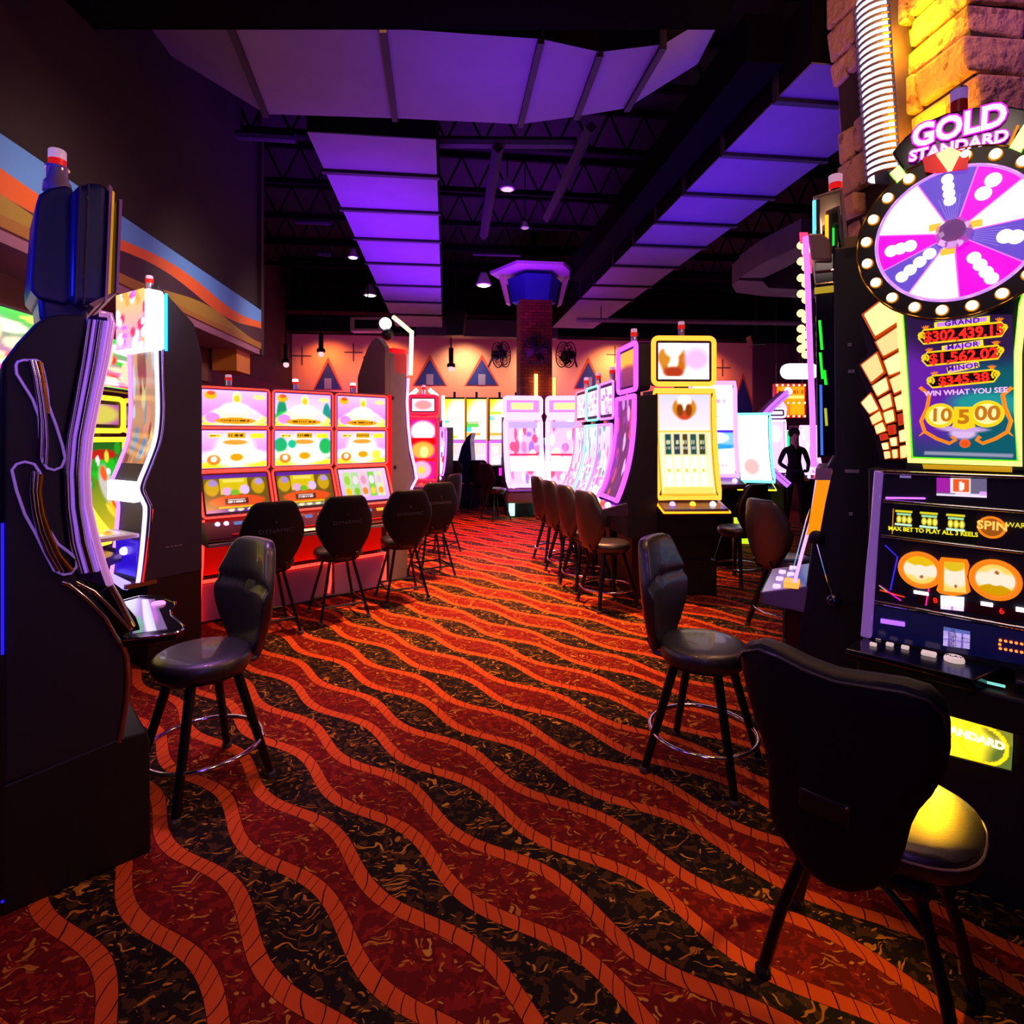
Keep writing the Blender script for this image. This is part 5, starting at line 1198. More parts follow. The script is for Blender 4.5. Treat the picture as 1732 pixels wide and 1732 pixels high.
MB().box(-.02, LWd+.02, d0[1]-.03, d0[1]+.2, 0.02, zk-.09).build('lower_front', M('dark_red_front', '38060e', .35), t)
# lever
p_ = LM.s_(1381, 910, .03); r_ = LM.s_(1410, 1018, .09)
lv = MB().lathe([(.035, 0), (.035, .03), (.02, .04)], (0, p_[1], p_[2]), 14, 'x').build('lever_pivot', BLK, t, smooth=True)
MB().tube([(.03, p_[1], p_[2]), (.07, r_[1], r_[2])], .007, 6).build('lever_arm', CHR, lv, smooth=True)
MB().ball((.07, r_[1], r_[2]), .034, 12).build('lever_knob', M('knob_blue', '101038', .08, .2, coat=1), lv, smooth=True)
for a, b, w_ in ((1441, 797, .03), (1439, 869, .008), (1437, 583, .008), (1440, 628, .014)):
    c_ = LM.s_(a, b, 0); MB().box(0, .004, c_[1]-w_, c_[1]+w_, c_[2]-.008, c_[2]+.008).build('side_plate', M('plate_grey', '9890a0', .5), t)
# top: cap box and nested monitors
c0_ = LM.s_(1428, 402); c1_ = LM.s_(1478, 420)
MB().box(0, LWd, c0_[1], c1_[1], c1_[2]-.03, c0_[2]).build('cap_box', M('khaki_box', '7a6428', .5), t)
zb_ = up_[0][1]
for k, (a, b, c_, d_, cl) in enumerate(((1375,330,1425,400,'50b0ff'), (1396,348,1420,395,'ffa010'), (1406,364,1424,398,'10ff30'))):
    p_, r_ = LM.s_(a, b), LM.s_(c_, d_)
    x_ = -.02-.06*k
    MB().prism([(p_[1], p_[2]-.01), (p_[1], p_[2]), (r_[1], p_[2]+.02), (r_[1]+.03, zb_-.01), (r_[1]+.01, zb_-.01), (r_[1]-.01, p_[2]-.0)], x_, LWd+.02+.06*k).build('monitor_hood', M('hood_tan', '8a7468', .5), t, bevel=.004)
    MB().tube([(x_-.005, p_[1]+.005, p_[2]-.02), (x_-.005, p_[1]+.005, r_[2])], .008, 8).build('monitor_edge_light', neon(cl, 2.2), t)
    MB().box(x_, LWd+.05, p_[1]+.015, p_[1]+.03, zb_-.01, p_[2]-.02).build('monitor_panel', BLK, t)
c_ = LM.s_(1413, 327, -.1)
MB().lathe([(.025, 0), (.025, .02)], (-.1, c_[1], c_[2]), 12).build('candle_base', CHR, t); MB().lathe([(.03, .02), (.03, .05)], (-.1, c_[1], c_[2]), 12).build('candle_red_band', M('candle_red', 'c01818', .3, emi='ff2020', es=.5), t)
MB().lathe([(.03, .05), (.032, .09)], (-.1, c_[1], c_[2]), 12).build('candle_cap', M('candle_white', 'd8b8d8', .3, emi='ffc8f0', es=.35), t)
# ================================================================ yellow framed machine, centre right
F = Fr(at(1155, 5.9), 5.9, 2)
cv = Cv(56, 80, 'fff0d8'); cv.grad('fff4c0', 'ffe8b0'); cv.rect(0, .62, 1, 1, 'f0e8ff'); cv.grad('ffd8d8', 'c8c8ff', 0, .66, 1, 1); cv.ell(.5, .85, .2, .1, 'c87818', .2); cv.ell(.5, .86, .08, .07, 'fff0e0', .3); cv.ell(.5, .92, .12, .05, 'f8e8e0', .3); cv.ell(.5, .78, .1, .04, 'c04020', .4); cv.ell(.42, .83, .05, .05, '803808', .4); cv.ell(.58, .83, .05, .05, '803808', .4)
cv.rect(.1, .38, .92, .6, 'd8d0a0'); cv.rect(0, .61, 1, .63, 'e8c860')
for k in range(5):
    cv.rect(.14+.155*k, .4, .24+.155*k, .6, ['104848', '283848', '483820', '204848', '304020'][k]); cv.words(.15+.155*k, .5, .23+.155*k, .53, 'c0c8a0', k); cv.words(.15+.155*k, .44, .23+.155*k, .47, 'a0a0a0', k+3)
    cv.rect(.14+.155*k, .1, .23+.155*k, .37, 'fffbe8'); cv.rect(.16+.155*k, .22, .21+.155*k, .25, 'e8c840')
cv.rect(.05, .02, .95, .08, 'f0d060'); cv.frame(.02, 'e0a820')
tp_ = Cv(48, 30).grad('fff0f0', 'e8d0ff').ell(.3, .5, .22, .4, 'b86010', .3).ell(.28, .55, .1, .25, 'fff0e0', .4).ell(.12, .6, .1, .2, 'c07820', .4).ell(.3, .85, .15, .2, 'fff8f0', .4).ell(.3, .2, .15, .12, 'a03018', .5).ell(.75, .55, .16, .2, 'd8a8f0', .8).rect(0, 0, 1, .08, 'fff0e8')
y_ = cab(F, 'yellow neon framed portrait machine with a top screen, centre right', 'slot machine', w=.66, zt=2.12, zd=1.02, rim='ffa030', es=2.2, cv=cv, ses=1.35, top=tp_, topz=2.68, topes=1.5, depth=.4, lean=.16, deckcol=('a878e0', 'ff9020', 'e8f0ff'), rimr=.026, deckrim='e08810')
MB().box(-.32, .32, -.1, .38, .0, .36).build('floor_plinth', M('plinth_black', '050507', .55), y_)
MB().box(-.3, -.14, -.065, -.061, .52, .53).build('red_print', M('red_print', '801020', .5), y_); MB().ball((-.12, -.105, .33), .012, 6).build('red_lamp', neon('ff1010', 3), y_)
MB().plate(rrect(-.31, .31, 1.0, 2.13, .05), -.02, .05).build('yellow_bezel', M('yellow_bezel', 'd89010', .3, .3), y_)
# ================================================================ lilac portrait machine facing the aisle
cv = art(31, '402060', '581a70', ['8030a0', 'e04070', 'c090ff', '602080', 'f0c0ff'], 26, 40, 70)
tp_ = Cv(24, 30).grad('402080', 'ff9050').ell(.5, .8, .4, .25, 'ffb040', .5).ell(.5, .2, .5, .3, '301060', .5)
cab(Fr(1.24, 5.93, RD-90), 'lilac neon portrait machine with tall top screen, left of the yellow one', 'slot machine', w=.60, zt=2.05, zd=1.0, rim='c840ff', es=3, cv=cv, ses=1.0, top=tp_, topz=2.6, depth=.2, lean=.18, deckcol=('fff0ff', 'ff3020', 'fff0ff'), rimr=.026)
# slant bank of three
cols = [('d860ff', 'f0c8ff', 'nearest'), ('60e0d0', 'ffd0e8', 'middle'), ('ff6080', 'ffc0e0', 'farthest')]
for k in range(3):
    s_ = .33+.62*k; X_, Y_ = 1.17-.1168*s_-.0, 6.27+.9932*s_
    cv = art(40+k, 'd8a0d0', 'f0d0f0', ['ff70b0', 'ffe0f0', 'c060d0', '40a0a0', 'fff8ff'], 30, 30, 50, grid=(3, 3, .08, .1, .92, .45))
    tpp = art(50+k, 'f0c0ff', 'ffe8ff', ['e080d0', 'a060c0', 'ffffff', 'ffb0c0'], 24, 24, 30)
    cab(Fr(X_, Y_, RD-90), cols[k][2]+' of the three pale pink slant screen machines facing the left aisle', 'slot machine', w=.6, zt=1.78, zd=.86, rim=cols[k][0], es=3, cv=cv, ses=1.25, top=tpp, topz=2.28, topes=1.35, group='slant screen bank', lean=.22, deckcol=('fff0ff', 'ff4030', 'fff0ff'), rimr=.014, depth=.3)
# two lilac curved machines
for k, (px, dg) in enumerate(((884, 10), (957, -8))):
    D = 11.6; cv = art(60+k, 'f0c0e8', 'e8b8ff', ['ff80c0', 'f8e8ff', 'b070e0', 'ff5080', 'fff0d0'], 30, 36, 60, bands=[(.86, .96, 'c0a0ff'), (.2, .4, 'fff8f0'), (.42, .46, 'e83060')])
    fr_ = Fr(at(px, D), D, dg)
    tt = cab(fr_, ['left of two glowing lilac curved machines by the brick pillar', 'right of two glowing lilac curved machines by the brick pillar'][k], 'slot machine', w=.78, zt=2.02, zd=.66, rim='d878ff', es=4.5, cv=cv, ses=1.4,
             top=Cv(20, 12, 'd080f0').rect(.15, .25, .85, .75, 'ffe890'), topz=2.44, topes=1.5, lean=.42, rimr=.045, cand=False, depth=.4, deckcol=('ffd8ff', 'ffd8ff'))
    MB().tube([(-.36, .0, 2.42), (.36, .0, 2.42)], .05, 8).build('top_light', neon('d880ff', 3), tt, smooth=True)
    sg = 1 if k == 0 else -1
    MB().tube([(sg*.40, .0, 1.6), (sg*.30, -.47, .62)], .038, 8).build('side_light', neon('e0e8ff', 5), tt, smooth=True)
    MB().tube([(sg*.40, .05, 1.62), (sg*.40, .1, 1.9)], .03, 8).build('side_strut', M('blue_strut', '3818c0', .4, emi='3010e0', es=.8), tt)
    if k == 0:
        MB().tube([(.34, -.42, .56), (.42, -.42, .36), (.42, -.42, .02)], .05, 8).build('leg_light', neon('80ffe8', 4), tt, smooth=True)
        MB().tube([(-.28, -.3, .3), (-.28, -.3, .05)], .06, 8).build('leg_light', neon('80ffe8', 4), tt, smooth=True)
        MB().ball((-.28, -.3, .42), .07, 8).build('round_light', neon('a0ffe8', 4), tt)
    MB().box(-.38, .38, -.4, -.1, .3, .6).build('lower_shell', M('khaki_shell', '908060', .5), tt, bevel=.04)
# red machine, far left centre
tt = cab(Fr(at(716, 9.6), 9.6, 2), 'red far machine between the arched cabinet and the yellow bank', 'slot machine', w=.5, zt=1.95, zd=.9, rim='ff1030', es=2.5,
         cv=Cv(30, 50, 'f0108a').ell(.5, .8, .45, .15, 'fff0f0', .3).rect(0, .58, 1, .68, 'e00010').ell(.5, .48, .4, .12, 'ffb040', .4).ell(.55, .45, .15, .08, 'ffe890', .4).rect(0, .3, 1, .34, 'ff1818').ell(.45, .15, .35, .13, 'ffb0d0', .3).ell(.45, .15, .12, .05, 'ffd040', .4),
         ses=1.3, top=Cv(20, 16, 'ffc8e8').ell(.5, .5, .3, .3, 'ff8080', .5), topz=2.34, topes=1.8, rimr=.03, lean=.1)
for s_ in (-1, 1): MB().tube([(s_*.1, 0, 2.44), (s_*.24, 0, 2.32)], .035, 8).build('marquee_arm_light', neon('e0e0ff', 4), tt, smooth=True)
tt = cab(Fr(at(742, 11.0), 11.0, -10), 'narrow violet and white far machine right of the red one', 'slot machine', w=.36, zt=1.8, zd=.9, rim='c060ff', es=3, cv=art(71, 'f0e8ff', 'e0a0ff', ['ff3040', 'ffffff', 'a020c0', 'ffd0ff'], 16, 20, 40), ses=1.4, rimr=.02, lean=.2)
# yellow tall screen bank
for k in range(4):
    px = (769, 806, 845, 873)[k]; D = 14.2+k*.05; w_ = .54 if k < 3 else .28
    F = Fr(at(px, D), D, RD*.6); tt = F.thing('slot_machine', ['leftmost', 'second', 'third', 'rightmost partly hidden'][k]+' of the far machines with tall yellow screens', 'slot machine', 'yellow tall screen bank')
    hw = w_/2
    MB().prism([(.4, 2.62), (.4, 0), (0, 0), (0, .62), (-.3, .66), (-.3, .7), (0, .74), (0, 2.62)], -hw, hw).build('cabinet', BLK, tt)
    cv = Cv(24, 44, 'fff8e0').grad('fff0d8', 'ffd800').ell(.7, .5, .5, .4, 'ffffff', .6)
    cv.rect(0, [.04, .3, .62, .3][k], .6, [.12, .44, .7, .4][k], ['d0f020', '60d040', 'c8f020', '80e020'][k]); cv.rect(0, [.4, .2, .48, .2][k], .22, [.46, .3, .58, .3][k], '40e0d0'); cv.rect(0, .1, .7, .18, 'ffb040' if k != 0 else 'fff8ff')
    for j in range(4): cv.rect(.05, .62+j*.07-.3, .9, .64+j*.07-.3, 'ffc8b8')
    screen(cv, flat(-hw+.02, hw-.02, 1.55, 2.58, -.01), tt, 1.3, 'upper_screen')
    MB().box(hw-.025, hw, -.02, 0, 1.5, 2.6).build('amber_divider', neon('ff9810', 1.3), tt)
    cv = Cv(24, 30, 'f8e0ff').rect(.05, .55, .95, .92, 'ffd8c0').rect(.1, .6, .45, .85, 'fff0ff').rect(.55, .6, .9, .85, 'f0d8ff').rect(.08, .1, .48, .45, 'fff8f0').rect(.55, .1, .92, .45, 'e8d0f0' if k < 2 else '9098b0').frame(.04, 'd060ff')
    screen(cv, flat(-hw+.02, hw-.02, .78, 1.5, -.01), tt, 1.2, 'lower_screen')
    MB().tube([(x, -.02, z) for x, z in rrect(-hw+.01, hw-.01, .76, 1.52, .03)], .014, 6, closed=True).build('neon_frame', neon('e060ff', 2.5), tt)
    if k == 0: MB().tube([(-hw-.02, -.02, 1.6), (-hw-.02, -.02, 2.66)], .04, 8).build('white_edge_light', neon('f0d0ff', 4), tt)
    MB().lathe([(.03, 2.62), (.03, 2.76)], n=8).build('candle', BLK, tt)
    MB().box(-hw*.9, hw*.9, .3, .39, 2.6, 2.62).build('top_plate', BLK, tt)
# dark blue finned cabinet seen from the side
F = Fr(at(800, 12.9), 12.9, 80); tt = F.thing('slot_machine', 'dark blue finned cabinet standing sideways before the yellow screen bank', 'slot machine')
MB().prism([(.5, .0), (.5, .95), (.35, .98), (.3, 1.1), (.22, 1.4), (.1, 1.62), (-.02, 1.72), (.02, 1.55), (.0, 1.3), (-.02, 1.0), (-.1, .9), (-.1, 0)][::-1], -.2, .2).build('cabinet', M('navy_gloss', '0a1248', .3), tt, bevel=.01)
MB().ball((.22, .3, 1.0), .09, 10).build('round_light', neon('c0a0ff', 3), tt); MB().tube([(.22, .0, .7), (.22, .2, .66)], .03, 6).build('blue_light', neon('5040ff', 2), tt)
F = Fr(at(836, 13.3), 13.3, 20); tt = F.thing('slot_machine', 'low black cabinet with magenta lights left of the curved lilac machines', 'slot machine')
MB().box(-.3, .3, -.2, .3, 0, .95).build('cabinet', BLK, tt, bevel=.02); MB().box(.05, .28, -.23, -.2, .72, .9).build('magenta_light', neon('f020c0', 2), tt); MB().ball((.24, -.24, .45), .05, 8).build('red_light', neon('ff1030', 4), tt)
# ================================================================ arched cabinet behind the red bank
AC = Fr(-1.385, 6.34, 140)
t = AC.thing('slot_machine', 'tall grey arched cabinet seen from behind, lit edge at right of the red bank', 'slot machine')
def s4(pts, x=0): return [AC.s_(a, b, x)[1:] for a, b in pts]
fr4 = s4([(688,600),(688,640),(686,680),(688,720),(692,760),(699,790),(702,810),(694,825),(690,845),(691,880),(690,930)])
GB = M('grey_laminate', '6a6068', .6, bump=.2, bscale=300, var=.15)
zt_ = AC.s_(652, 592)[2]
MB().prism([(0, 0), (0, zt_-.02), (fr4[0][0], zt_-.0)]+fr4+[(fr4[-1][0], 0)], 0, .5).build('cabinet', GB, t, bevel=.01)
arch = [(.5*(1-k/12), 0) for k in range(13)]
zl = AC.f(604, 640, 0)[2]; zh = AC.f(640, 573, 0)[2]
ap = [(.52, zl-.6), (.52, zl)]+[(.52-.36*(k/8), zl+(zh-zl)*math.sin(PI/2*k/8)) for k in range(1, 9)]+[(.1, zh-.02), (.0, zh-.12), (-.005, zl-.6)]
MB().plate(ap, -.0, .06).build('arched_back_panel', M('grey_brown_panel', '6a5a52', .6, bump=.2, bscale=300), t)
MB().box(.02, .5, .0, .02, .4, zl-.02).build('lower_back_panel', M('back_lit_pink', '9a7080', .6), t)  # pink light on the rear face put into this paler colour
MB().tube([(-.012, y-.012, z) for y, z in fr4[1:-2]], .016, 8).build('edge_light', neon('e090ff', 3.2), t, smooth=True)
MB().tube([(-.0, y, z) for y, z in fr4], .009, 8).build('chrome_edge', CHR, t, smooth=True)
p_ = AC.s_(688, 562); r_ = AC.s_(688, 634)
MB().box(0, .5, p_[1]-.03, p_[1]+.2, r_[2], p_[2]-.2).build('red_side_light', M('red_light_box', 'c00818', .4, emi='ff0818', es=.7), t, bevel=.01)
MB().tube([(-.03, p_[1]-.05, p_[2]+.02), (-.03, p_[1]-.03, r_[2])], .024, 8).build('topper_edge_light', neon('fff0c0', 3), t, smooth=True)
MB().tube([(-.03, p_[1]+.22, p_[2]+.14), (-.03, p_[1]+.1, p_[2]+.08), (-.03, p_[1]-.05, p_[2]+.0)], .024, 8).build('topper_curve_light', neon('e0ff90', 3), t, smooth=True)
MB().ball((.16, -.1, zh+.06), .07, 10).build('top_knob', BLK, t, smooth=True); MB().ball((.2, -.1, zh+.19), .07, 10).build('top_light', neon('fff0ff', 6), t, smooth=True)
for a, b in ((664, 673), (668, 790)):
    c_ = AC.s_(a, b); MB().lathe([(.02, -.004), (.02, 0)], (0, c_[1], c_[2]), 12, 'x').build('lock', LEG, t)
# ================================================================ machines in the left alcove
F = Fr(-3.06, 4.05, RD+90)
t = F.thing('marquee_sign', 'long bright green and pink lightbox sign above the left alcove machines', 'sign')
MB().box(-1.3, .85, .0, .12, 2.0, 2.42).build('sign_box', BLK, t)
cv = Cv(120, 26, '18c040').grad('ff40c0', '20d040').dots(46, ['fff0d0', 'ffe860', 'ff90b0', 'ffffff', 'ffd8b0', '10c020', 'ff3020', 'fff8f0'], .06, 9)
for k in range(8): cv.ell(.06+k*.13, .35+.3*(k % 2), .035, .22, 'ffc8a0', .25)
cv.frame(.02, '30f060')
screen(cv, flat(-1.28, .83, 2.02, 2.40, -.005), t, 1.5, 'sign_face')
for s_ in (-1.0, .6): MB().tube([(s_, .06, 2.42), (s_, .06, 2.775)], .02, 6).build('hanger', BLK, t)
nmz = [('green and yellow machine with curved neon edge in the left alcove', 'e8ff20', 'ffc020'), ('orange machine with curved neon edge in the left alcove, seen beside the slim white one', 'ff8010', 'ff9020'), ('alcove machine mostly hidden behind the huge dark cabinet', '60ff30', 'ffc020')]
for k, (s_, nm) in enumerate(((.35, 0), (1.0, 1), (-.35, 2))):
    X_, Y_ = F.world(s_, .15)[:2]
    cv = Cv(40, 60, '408020').grad('e0c020', '106018').ell(.5, .7, .3, .12, '20c020', .3).ell(.5, .85, .3, .05, 'c02010', .3).ell(.5, .45, .14, .25, 'd0c8c0', .3).ell(.5, .22, .2, .1, 'f0c820', .3).dots(20, ['ffe040', 'ffffff', 'ff6020', '20a020'], .05, k)
    cab(Fr(X_, Y_, RD+90+(-4)), nmz[nm][0], 'slot machine', w=.6, zt=1.62, zd=.9, rim=nmz[nm][2], es=3, cv=cv, ses=1.1, top=Cv(24, 18, '605838').ell(.5, .4, .4, .3, 'b0a050', .4).rect(.1, .7, .9, .85, '808898') if k == 1 else Cv(24, 18, 'd060c0').ell(.5, .5, .4, .4, 'f0e060', .5), topz=1.96, topes=.9, lean=.28, rimr=.02, cand=False, group='alcove machines')
# ================================================================ right background
D = 7.2
cab(Fr(at(1203, D), D, 0), 'pink framed machine partly hidden behind the yellow framed one', 'slot machine', w=.6, zt=2.32, zd=1.15, rim='c880ff', es=2.6,
    cv=Cv(40, 60).grad('fff0ff', 'ffe8ff').rect(0, .46, 1, .49, '3018a0').rect(0, .3, 1, .46, '6090e0').ell(.5, .4, .3, .05, 'fff0f0', .4).ell(.5, .3, .5, .03, '2070c0', .3).words(.2, .8, .8, .84, 'b070c0', 4).words(.3, .62, .7, .66, 'c090d0', 5).words(.2, .08, .8, .11, 'c080e0', 6), ses=2.6, lean=.1, rimr=.03, cand=False, deckcol=('ff2030', 'ffd0f0'))
tt = cab(Fr(at(1272, 8.6), 8.6, -14), 'cyan and white glowing wedge machine right of the pink framed one', 'slot machine', w=.52, zt=1.98, zd=.98, rim='60f0f0', es=3, cv=Cv(24, 40).grad('fff8f0', 'f8ffff').ell(.4, .2, .2, .1, 'e0a0a0', .6), ses=1.7, lean=.36, rimr=.02, cand=False, deckcol=('d8f040',), base=M('yellow_lit_base', 'd0e020', .4, emi='c8f020', es=1.1), deckrim='f0f020')
F = Fr(at(1296, 9.8), 9.8, 60); tt = F.thing('slot_machine', 'arching purple curved screen machine behind the cyan wedge machine', 'slot machine')
ar = [(.02-.5*math.sin(PI*k/12)*.9+.3*(k/12)*0, .85+1.5*k/12) for k in range(13)]
ar = [(-.35+.55*math.sin(PI*k/12), .8+1.6*k/12) for k in range(13)]
MB().prism([(y, z) for y, z in ar]+[(y+.12, z) for y, z in ar[::-1]], -.25, .25).build('curved_screen_shell', M('arch_mauve', 'b07898', .4), tt)
for s_ in (-.26, .26): MB().tube([(s_, y-.01, z) for y, z in ar], .03, 8).build('edge_light', neon('b060ff', 1.8), tt, smooth=True)
MB().tube([(-.24, ar[-1][0], 2.42), (.24, ar[-1][0], 2.42)], .05, 8).build('top_light', neon('f0a0ff', 3), tt, smooth=True)
MB().box(-.25, .25, -.3, .3, 0, .85).build('base', BLK2, tt, bevel=.01)
tt = cab(Fr(at(1309, 11.2), 11.2, -4), 'small far lilac machine with a green light edge', 'slot machine', w=.44, zt=1.95, zd=.95, rim='f0b0ff', es=3, cv=Cv(20, 30, 'f0c0f8').ell(.5, .75, .3, .15, 'ffe0ff', .4), ses=1.4, rimr=.02, top=Cv(12, 8, 'f8e0ff'), topz=2.2, cand=False)
MB().box(.22, .28, -.05, 0, 1.15, 1.75).build('green_light', neon('10f080', 2.5), tt)
tt = cab(Fr(at(1337, 13.0), 13.0, 0), 'far white and pink machine under the orange bulb sign', 'slot machine', w=.5, zt=1.75, zd=.85, rim='ffc0ff', es=3, cv=art(91, 'ffe0ff', 'ffffff', ['ff2040', 'ffe060', 'fff', 'c060ff'] if False else ['ff2040', 'ffe060', 'ffffff', 'c060ff'], 16, 20, 30), ses=1.5, rimr=.025, cand=False)
tt = cab(Fr(at(1366, 12.0), 12.0, 0), 'far pale violet machine seen just left of the lever machine', 'slot machine', w=.4, zt=1.85, zd=.85, rim='d890ff', es=3, cv=art(92, 'f0c0ff', 'e8d0ff', ['ffffff', 'c080ff'], 12, 16, 24), ses=1.4, rimr=.025, cand=False)
# hanging signs
D = 12.6
t = Fr(at(1352, D), D, 0, 0).thing('hanging_sign', 'blank white glowing pill shaped sign hanging at right', 'sign')
z_ = zat(628, D); MB().plate(rrect(-.4, .42, z_-.17, z_+.17, .16, 6), -.05, .08).build('sign_face', neon('f8f0ff', 3), t, bevel=.02)
MB().tube([(0, 0, z_+.17), (0, 0, 6.19)], .015, 6).build('rod', BLK, t)
t = Fr(at(1352, D), D+.4, 0, 0).thing('hanging_sign', 'orange and yellow bulb edged sign hanging at right below the white one', 'sign')
z0_, z1_ = zat(706, D), zat(646, D)
MB().box(-.36, .36, 0, .12, z0_, z1_).build('sign_box', M('sign_red', 'a01008', .4, emi='d01808', es=.4), t)
cv = Cv(40, 34, 'e87808').rect(.02, .5, .98, .92, 'f09810').rect(.15, .56, 1, .66, 'ffe070').rect(.5, .08, .98, .45, 'f0a010').frame(.04, 'e02010').words(.1, .72, .95, .84, 'c05000', 2)
screen(cv, flat(-.34, .34, z0_+.03, z1_-.03, -.006), t, 1.4, 'sign_face')
for k in range(6):
    for zz in (z1_-.04, (z0_+z1_)/2-.05, z0_+.04): MB().ball((-.32+.128*k, -.02, zz), .025, 6).build('sign_bulb', neon('ffd890', 3), t)
MB().tube([(-.3+.12*math.cos(a*PI/8), -.08, z0_+.2+.12*math.sin(a*PI/8)) for a in range(16)], .06, 8, closed=True).build('ring_light', neon('e0a0ff', 2.2), t, smooth=True)
for s_ in (-.3, .3): MB().tube([(s_, .06, z1_), (s_, .06, 6.19)], .012, 6).build('rod', BLK, t)
# light strip above the bulkhead at right
t = Fr(0, 0, 0).thing('light_trough', 'long thin pale trough running across the ceiling above the right machines', 'light trough')
a, b = Vector((at(975, 12.5), 12.5, zat(541, 12.5))), Vector((at(1420, 11.6), 11.6, zat(548, 11.6)))
MB().tube([a, b], .05, 4).build('trough', M('trough_mauve', '9078a0', .5), t)
for k in (.1, .9):
    p_ = a.lerp(b, k); MB().tube([p_, (p_.x, p_.y, 6.19)], .01, 5).build('hanger', BLK, t)
# ================================================================ people
def person(x, y, deg, label, top, low_, hair, s=1.0, pose='stand'):
    t = Fr(x, y, deg).thing('person', label, 'person')
    V = {'pel': (0, 0, .95, .14, .11), 'wai': (0, 0, 1.1, .125, .095), 'che': (0, .01, 1.32, .15, .105), 'nek': (0, .01, 1.47, .055, .055), 'hdb': (0, -.005, 1.56, .065, .07), 'hed': (0, -.01, 1.66, .078, .095), 'top': (0, .0, 1.73, .055, .065)}
    E = [('pel', 'wai'), ('wai', 'che'), ('che', 'nek'), ('nek', 'hdb'), ('hdb', 'hed'), ('hed', 'top')]
    for sd, g in (('l', -1), ('r', 1)):
        V.update({'sh'+sd: (g*.17, .01, 1.41, .058, .058), 'el'+sd: (g*.27, .03, 1.15, .042, .042), 'wr'+sd: (g*.14, -.18, 1.02, .028, .028), 'ha'+sd: (g*.07, -.23, 1.02, .032, .022),
                  'hi'+sd: (g*.09, 0, .9, .09, .09), 'kn'+sd: (g*.12, -.02, .5, .058, .058), 'an'+sd: (g*.14, .02, .09, .04, .04), 'to'+sd: (g*.16, -.13, .04, .04, .03)})
        E += [('che', 'sh'+sd), ('sh'+sd, 'el'+sd), ('el'+sd, 'wr'+sd), ('wr'+sd, 'ha'+sd), ('pel', 'hi'+sd), ('hi'+sd, 'kn'+sd), ('kn'+sd, 'an'+sd), ('an'+sd, 'to'+sd)]
        for f in range(4): V['f%d'%f+sd] = (g*(.02), -.27, 1.045-.017*f, .0085, .0085); E.append(('ha'+sd, 'f%d'%f+sd))
        V['th'+sd] = (g*.05, -.25, 1.06, .009, .009); E.append(('ha'+sd, 'th'+sd))
    ks = list(V); me = bpy.data.meshes.new('body'); me.from_pydata([V[k][:3] for k in ks], [(ks.index(a), ks.index(b)) for a, b in E], [])
    o = bpy.data.objects.new('body', me); C.objects.link(o); o.parent = t
    m = o.modifiers.new('skin', 'SKIN'); o.modifiers.new('sub', 'SUBSURF').levels = 1; o.modifiers['sub'].render_levels = 1
    for i, k in enumerate(ks): me.skin_vertices[0].data[i].radius = V[k][3:5]; me.skin_vertices[0].data[i].use_root = (k == 'pel')
    n = NT('clothes_'+top+low_); P = n.tc.outputs['Object']; sp_ = n.t.nodes.new('ShaderNodeSeparateXYZ'); n.t.links.new(P, sp_.inputs[0]); Z, X = sp_.outputs[2], n.ma('ABSOLUTE', sp_.outputs[0])
    c = n.mix(n.ma('GREATER_THAN', Z, .95), low_, top)
    c = n.mix(n.ma('GREATER_THAN', Z, n.ma('MULTIPLY_ADD', X, 1.6, 1.40)), c, 'd8a088')
    c = n.mix(n.ma('LESS_THAN', n.ma('ADD', n.ma('MULTIPLY', sp_.outputs[1], 1), n.ma('MULTIPLY', X, 0)), -.19), c, 'd8a088') if False else c
    n.t.links.new(c, n.b.inputs['Base Color']); n.b.inputs['Roughness'].default_value = .75
    me.materials.append(n.m)
    MB().ball((0, .025, 1.7), .1, 10, sz=1.05).build('hair', M('hair_'+hair, hair, .7), t, smooth=True)
    for g in (-1, 1): MB().ball((g*.03, -.1, 1.67), .009, 6).build('eye', BLK, t)
    MB().add([(-.012, -.1, 1.62), (.012, -.1, 1.62), (0, -.125, 1.625), (0, -.1, 1.66)], [(0,1,2), (0,2,3), (1,3,2), (0,3,1)]).build('nose', M('skin_tone', 'd8a088', .6), t)
    MB().box(-.02, .02, -.1, -.095, 1.59, 1.597).build('mouth', M('lips', '8a4040', .6), t)
    return t
person(at(1344, 10.2), 10.2, 0, 'person in a dark top standing in the far right aisle with hands together', '14101c', '1a1018', '1a1210')
# ================================================================ lights
def light(kind, loc, col, e, size=.1, rot=(0, 0, 0), spot=1.2, blend=.6, sy=None):
    l = bpy.data.lights.new('lamp', kind); l.color = lin(hexc(col)); l.energy = e
    if kind == 'AREA':
        l.size = size
        if sy: l.shape = 'RECTANGLE'; l.size_y = sy
    else: l.shadow_soft_size = size
    if kind == 'SPOT': l.spot_size = spot; l.spot_blend = blend
    if kind == 'AREA' and rot[0] > 3: l.spread = math.radians(110)
    o = bpy.data.objects.new('light', l); C.objects.link(o); o.location = loc; o.rotation_euler = rot; return o
def aim(o, tgt):
    d = Vector(tgt)-o.location; o.rotation_euler = d.to_track_quat('-Z', 'Y').to_euler(); return o
# added violet area lamps in mid-air, facing up, that wash the ducts
light('AREA', (.0, 4.4, 3.0), '6810f0', 17, 1.2, (PI, 0, 0))
light('AREA', (-1.6, 8.6, 2.9), '8810ff', 150, 1.5, (PI, 0, 0), sy=5)
light('AREA', (2.2, 6.4, 2.9), '5c10f8', 55, 1.2, (PI, 0, 0), sy=4)
light('AREA', (.2, 10.5, 2.9), 'b010f0', 65, 1.5, (PI, 0, 0), sy=3)
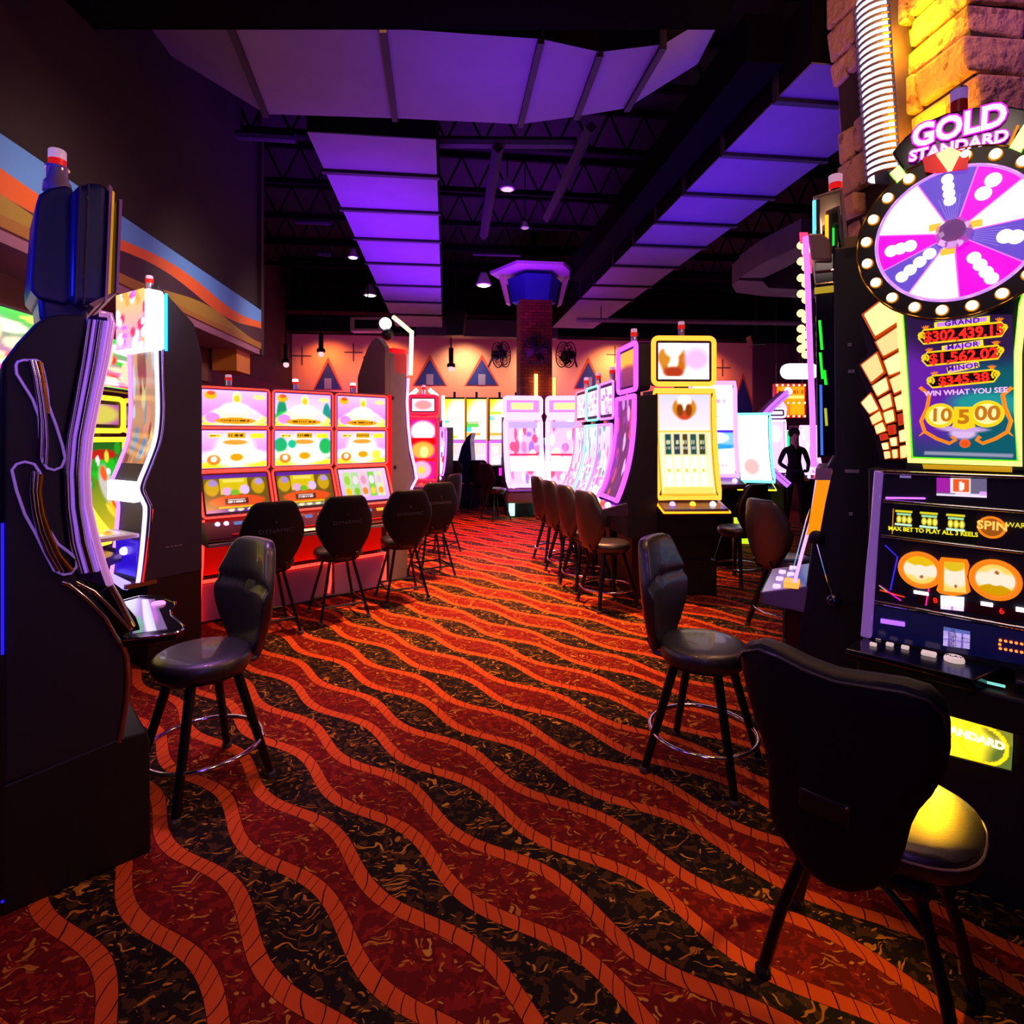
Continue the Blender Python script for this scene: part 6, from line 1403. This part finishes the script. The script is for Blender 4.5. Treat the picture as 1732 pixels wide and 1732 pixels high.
# ceiling spots: warm pools on the carpet
for (x, y, c, e) in ((-.1, 5.8, 'ffa468', 3600), (1.1, 4.3, 'ffae78', 1300), (2.8, 7.0, 'ffb070', 3200), (-1.0, 3.7, 'ff9878', 320), (-.6, 9.2, 'ff6040', 3200), (-.1, 2.3, 'ffac70', 150), (.5, 7.0, 'ff9058', 2400)):
    light('SPOT', (x, y, 5.4), c, e, .08, (0, 0, 0), 1.0, 1)
light('SPOT', (.5, 8.4, 5.0), 'd020ff', 1200, .1, (0, 0, 0), .9, .9)
# added spots and pink points that brighten the back wall
for s_, c, e in ((2.6, 'ff9040', 120), (4.2, 'ff9838', 160), (6.3, 'ffd0a0', 190), (8.3, 'ffd0a0', 190), (10.6, 'ffb868', 190), (13.2, 'ff9048', 180)):
    x, y, _ = B.world(s_, -.75); aim(light('SPOT', (x, y, 4.25), c, e, .1, spot=2.2, blend=1), B.world(s_, 0, 3.0))
for s_ in (3.5, 6.5, 9.5, 12.5): x, y, _ = B.world(s_, -1.4); light('POINT', (x, y, 2.5), 'ff50ff', 36, .3)
# sconce's warm spill on the stone column and added fill points that brighten it
x, y, _ = S.world(-.22, .28); light('POINT', (x, y, 4.1), 'ffb010', 26, .05); x, y, _ = S.world(-.22, .28); light('POINT', (x, y, 3.5), 'ffa008', 16, .05)
x, y, _ = S.world(-1.2, -.6); light('POINT', (x, y, 4.4), 'ffa060', 90, .2)
x, y, _ = S.world(-.1, -1.0); light('POINT', (x, y, 4.6), 'b060ff', 30, .2)
# added spots that brighten the fascia
for s_ in (.2, 2.2, 4.2): x, y, _ = L.world(s_, -1.1); aim(light('SPOT', (x, y, 3.3), 'ffe0c8', 60, .1, spot=1.9, blend=1), L.world(s_+.4, 0, 2.95))
light('POINT', (-1.7, 5.3, 2.6), 'ff60d0', 8, .2)
# added area lamps that brighten the near seats
light('AREA', (-.9, 1.6, 2.6), 'b070ff', 5, .5, (0, -.4, 0))
light('AREA', (1.7, 3.3, 2.9), 'ffc090', 16, .5, (0, .5, 0))

for px_, py_, y_ in ((1645, 1245, -.03),):
    g_ = WM.f(px_, py_, y_); x, y, _ = WM.world(.25, -.06); aim(light('SPOT', (x, y, .64), 'ffb418', 38, .02, spot=2.0, blend=1), (NC.x, NC.y, .5))
# added area lamps behind and above the camera; no machines stand there
aim(light('AREA', (.2, -.5, 2.1), 'b070ff', 9, .5, sy=1.4), (-1.4, 2.2, 1.4))
aim(light('AREA', (.5, .9, 3.2), 'ffe0d0', 5, .5), (1.0, 1.9, .8))
light('POINT', (-2.15, 1.75, 2.35), '2030ff', 16, .1)  # added blue lamp that tints the topper casing
light('SPOT', (-1.5, 3.0, 3.2), 'e090ff', 160, .1, (0, 0, 0), .7, .8)  # added lilac spot that brightens the left seat
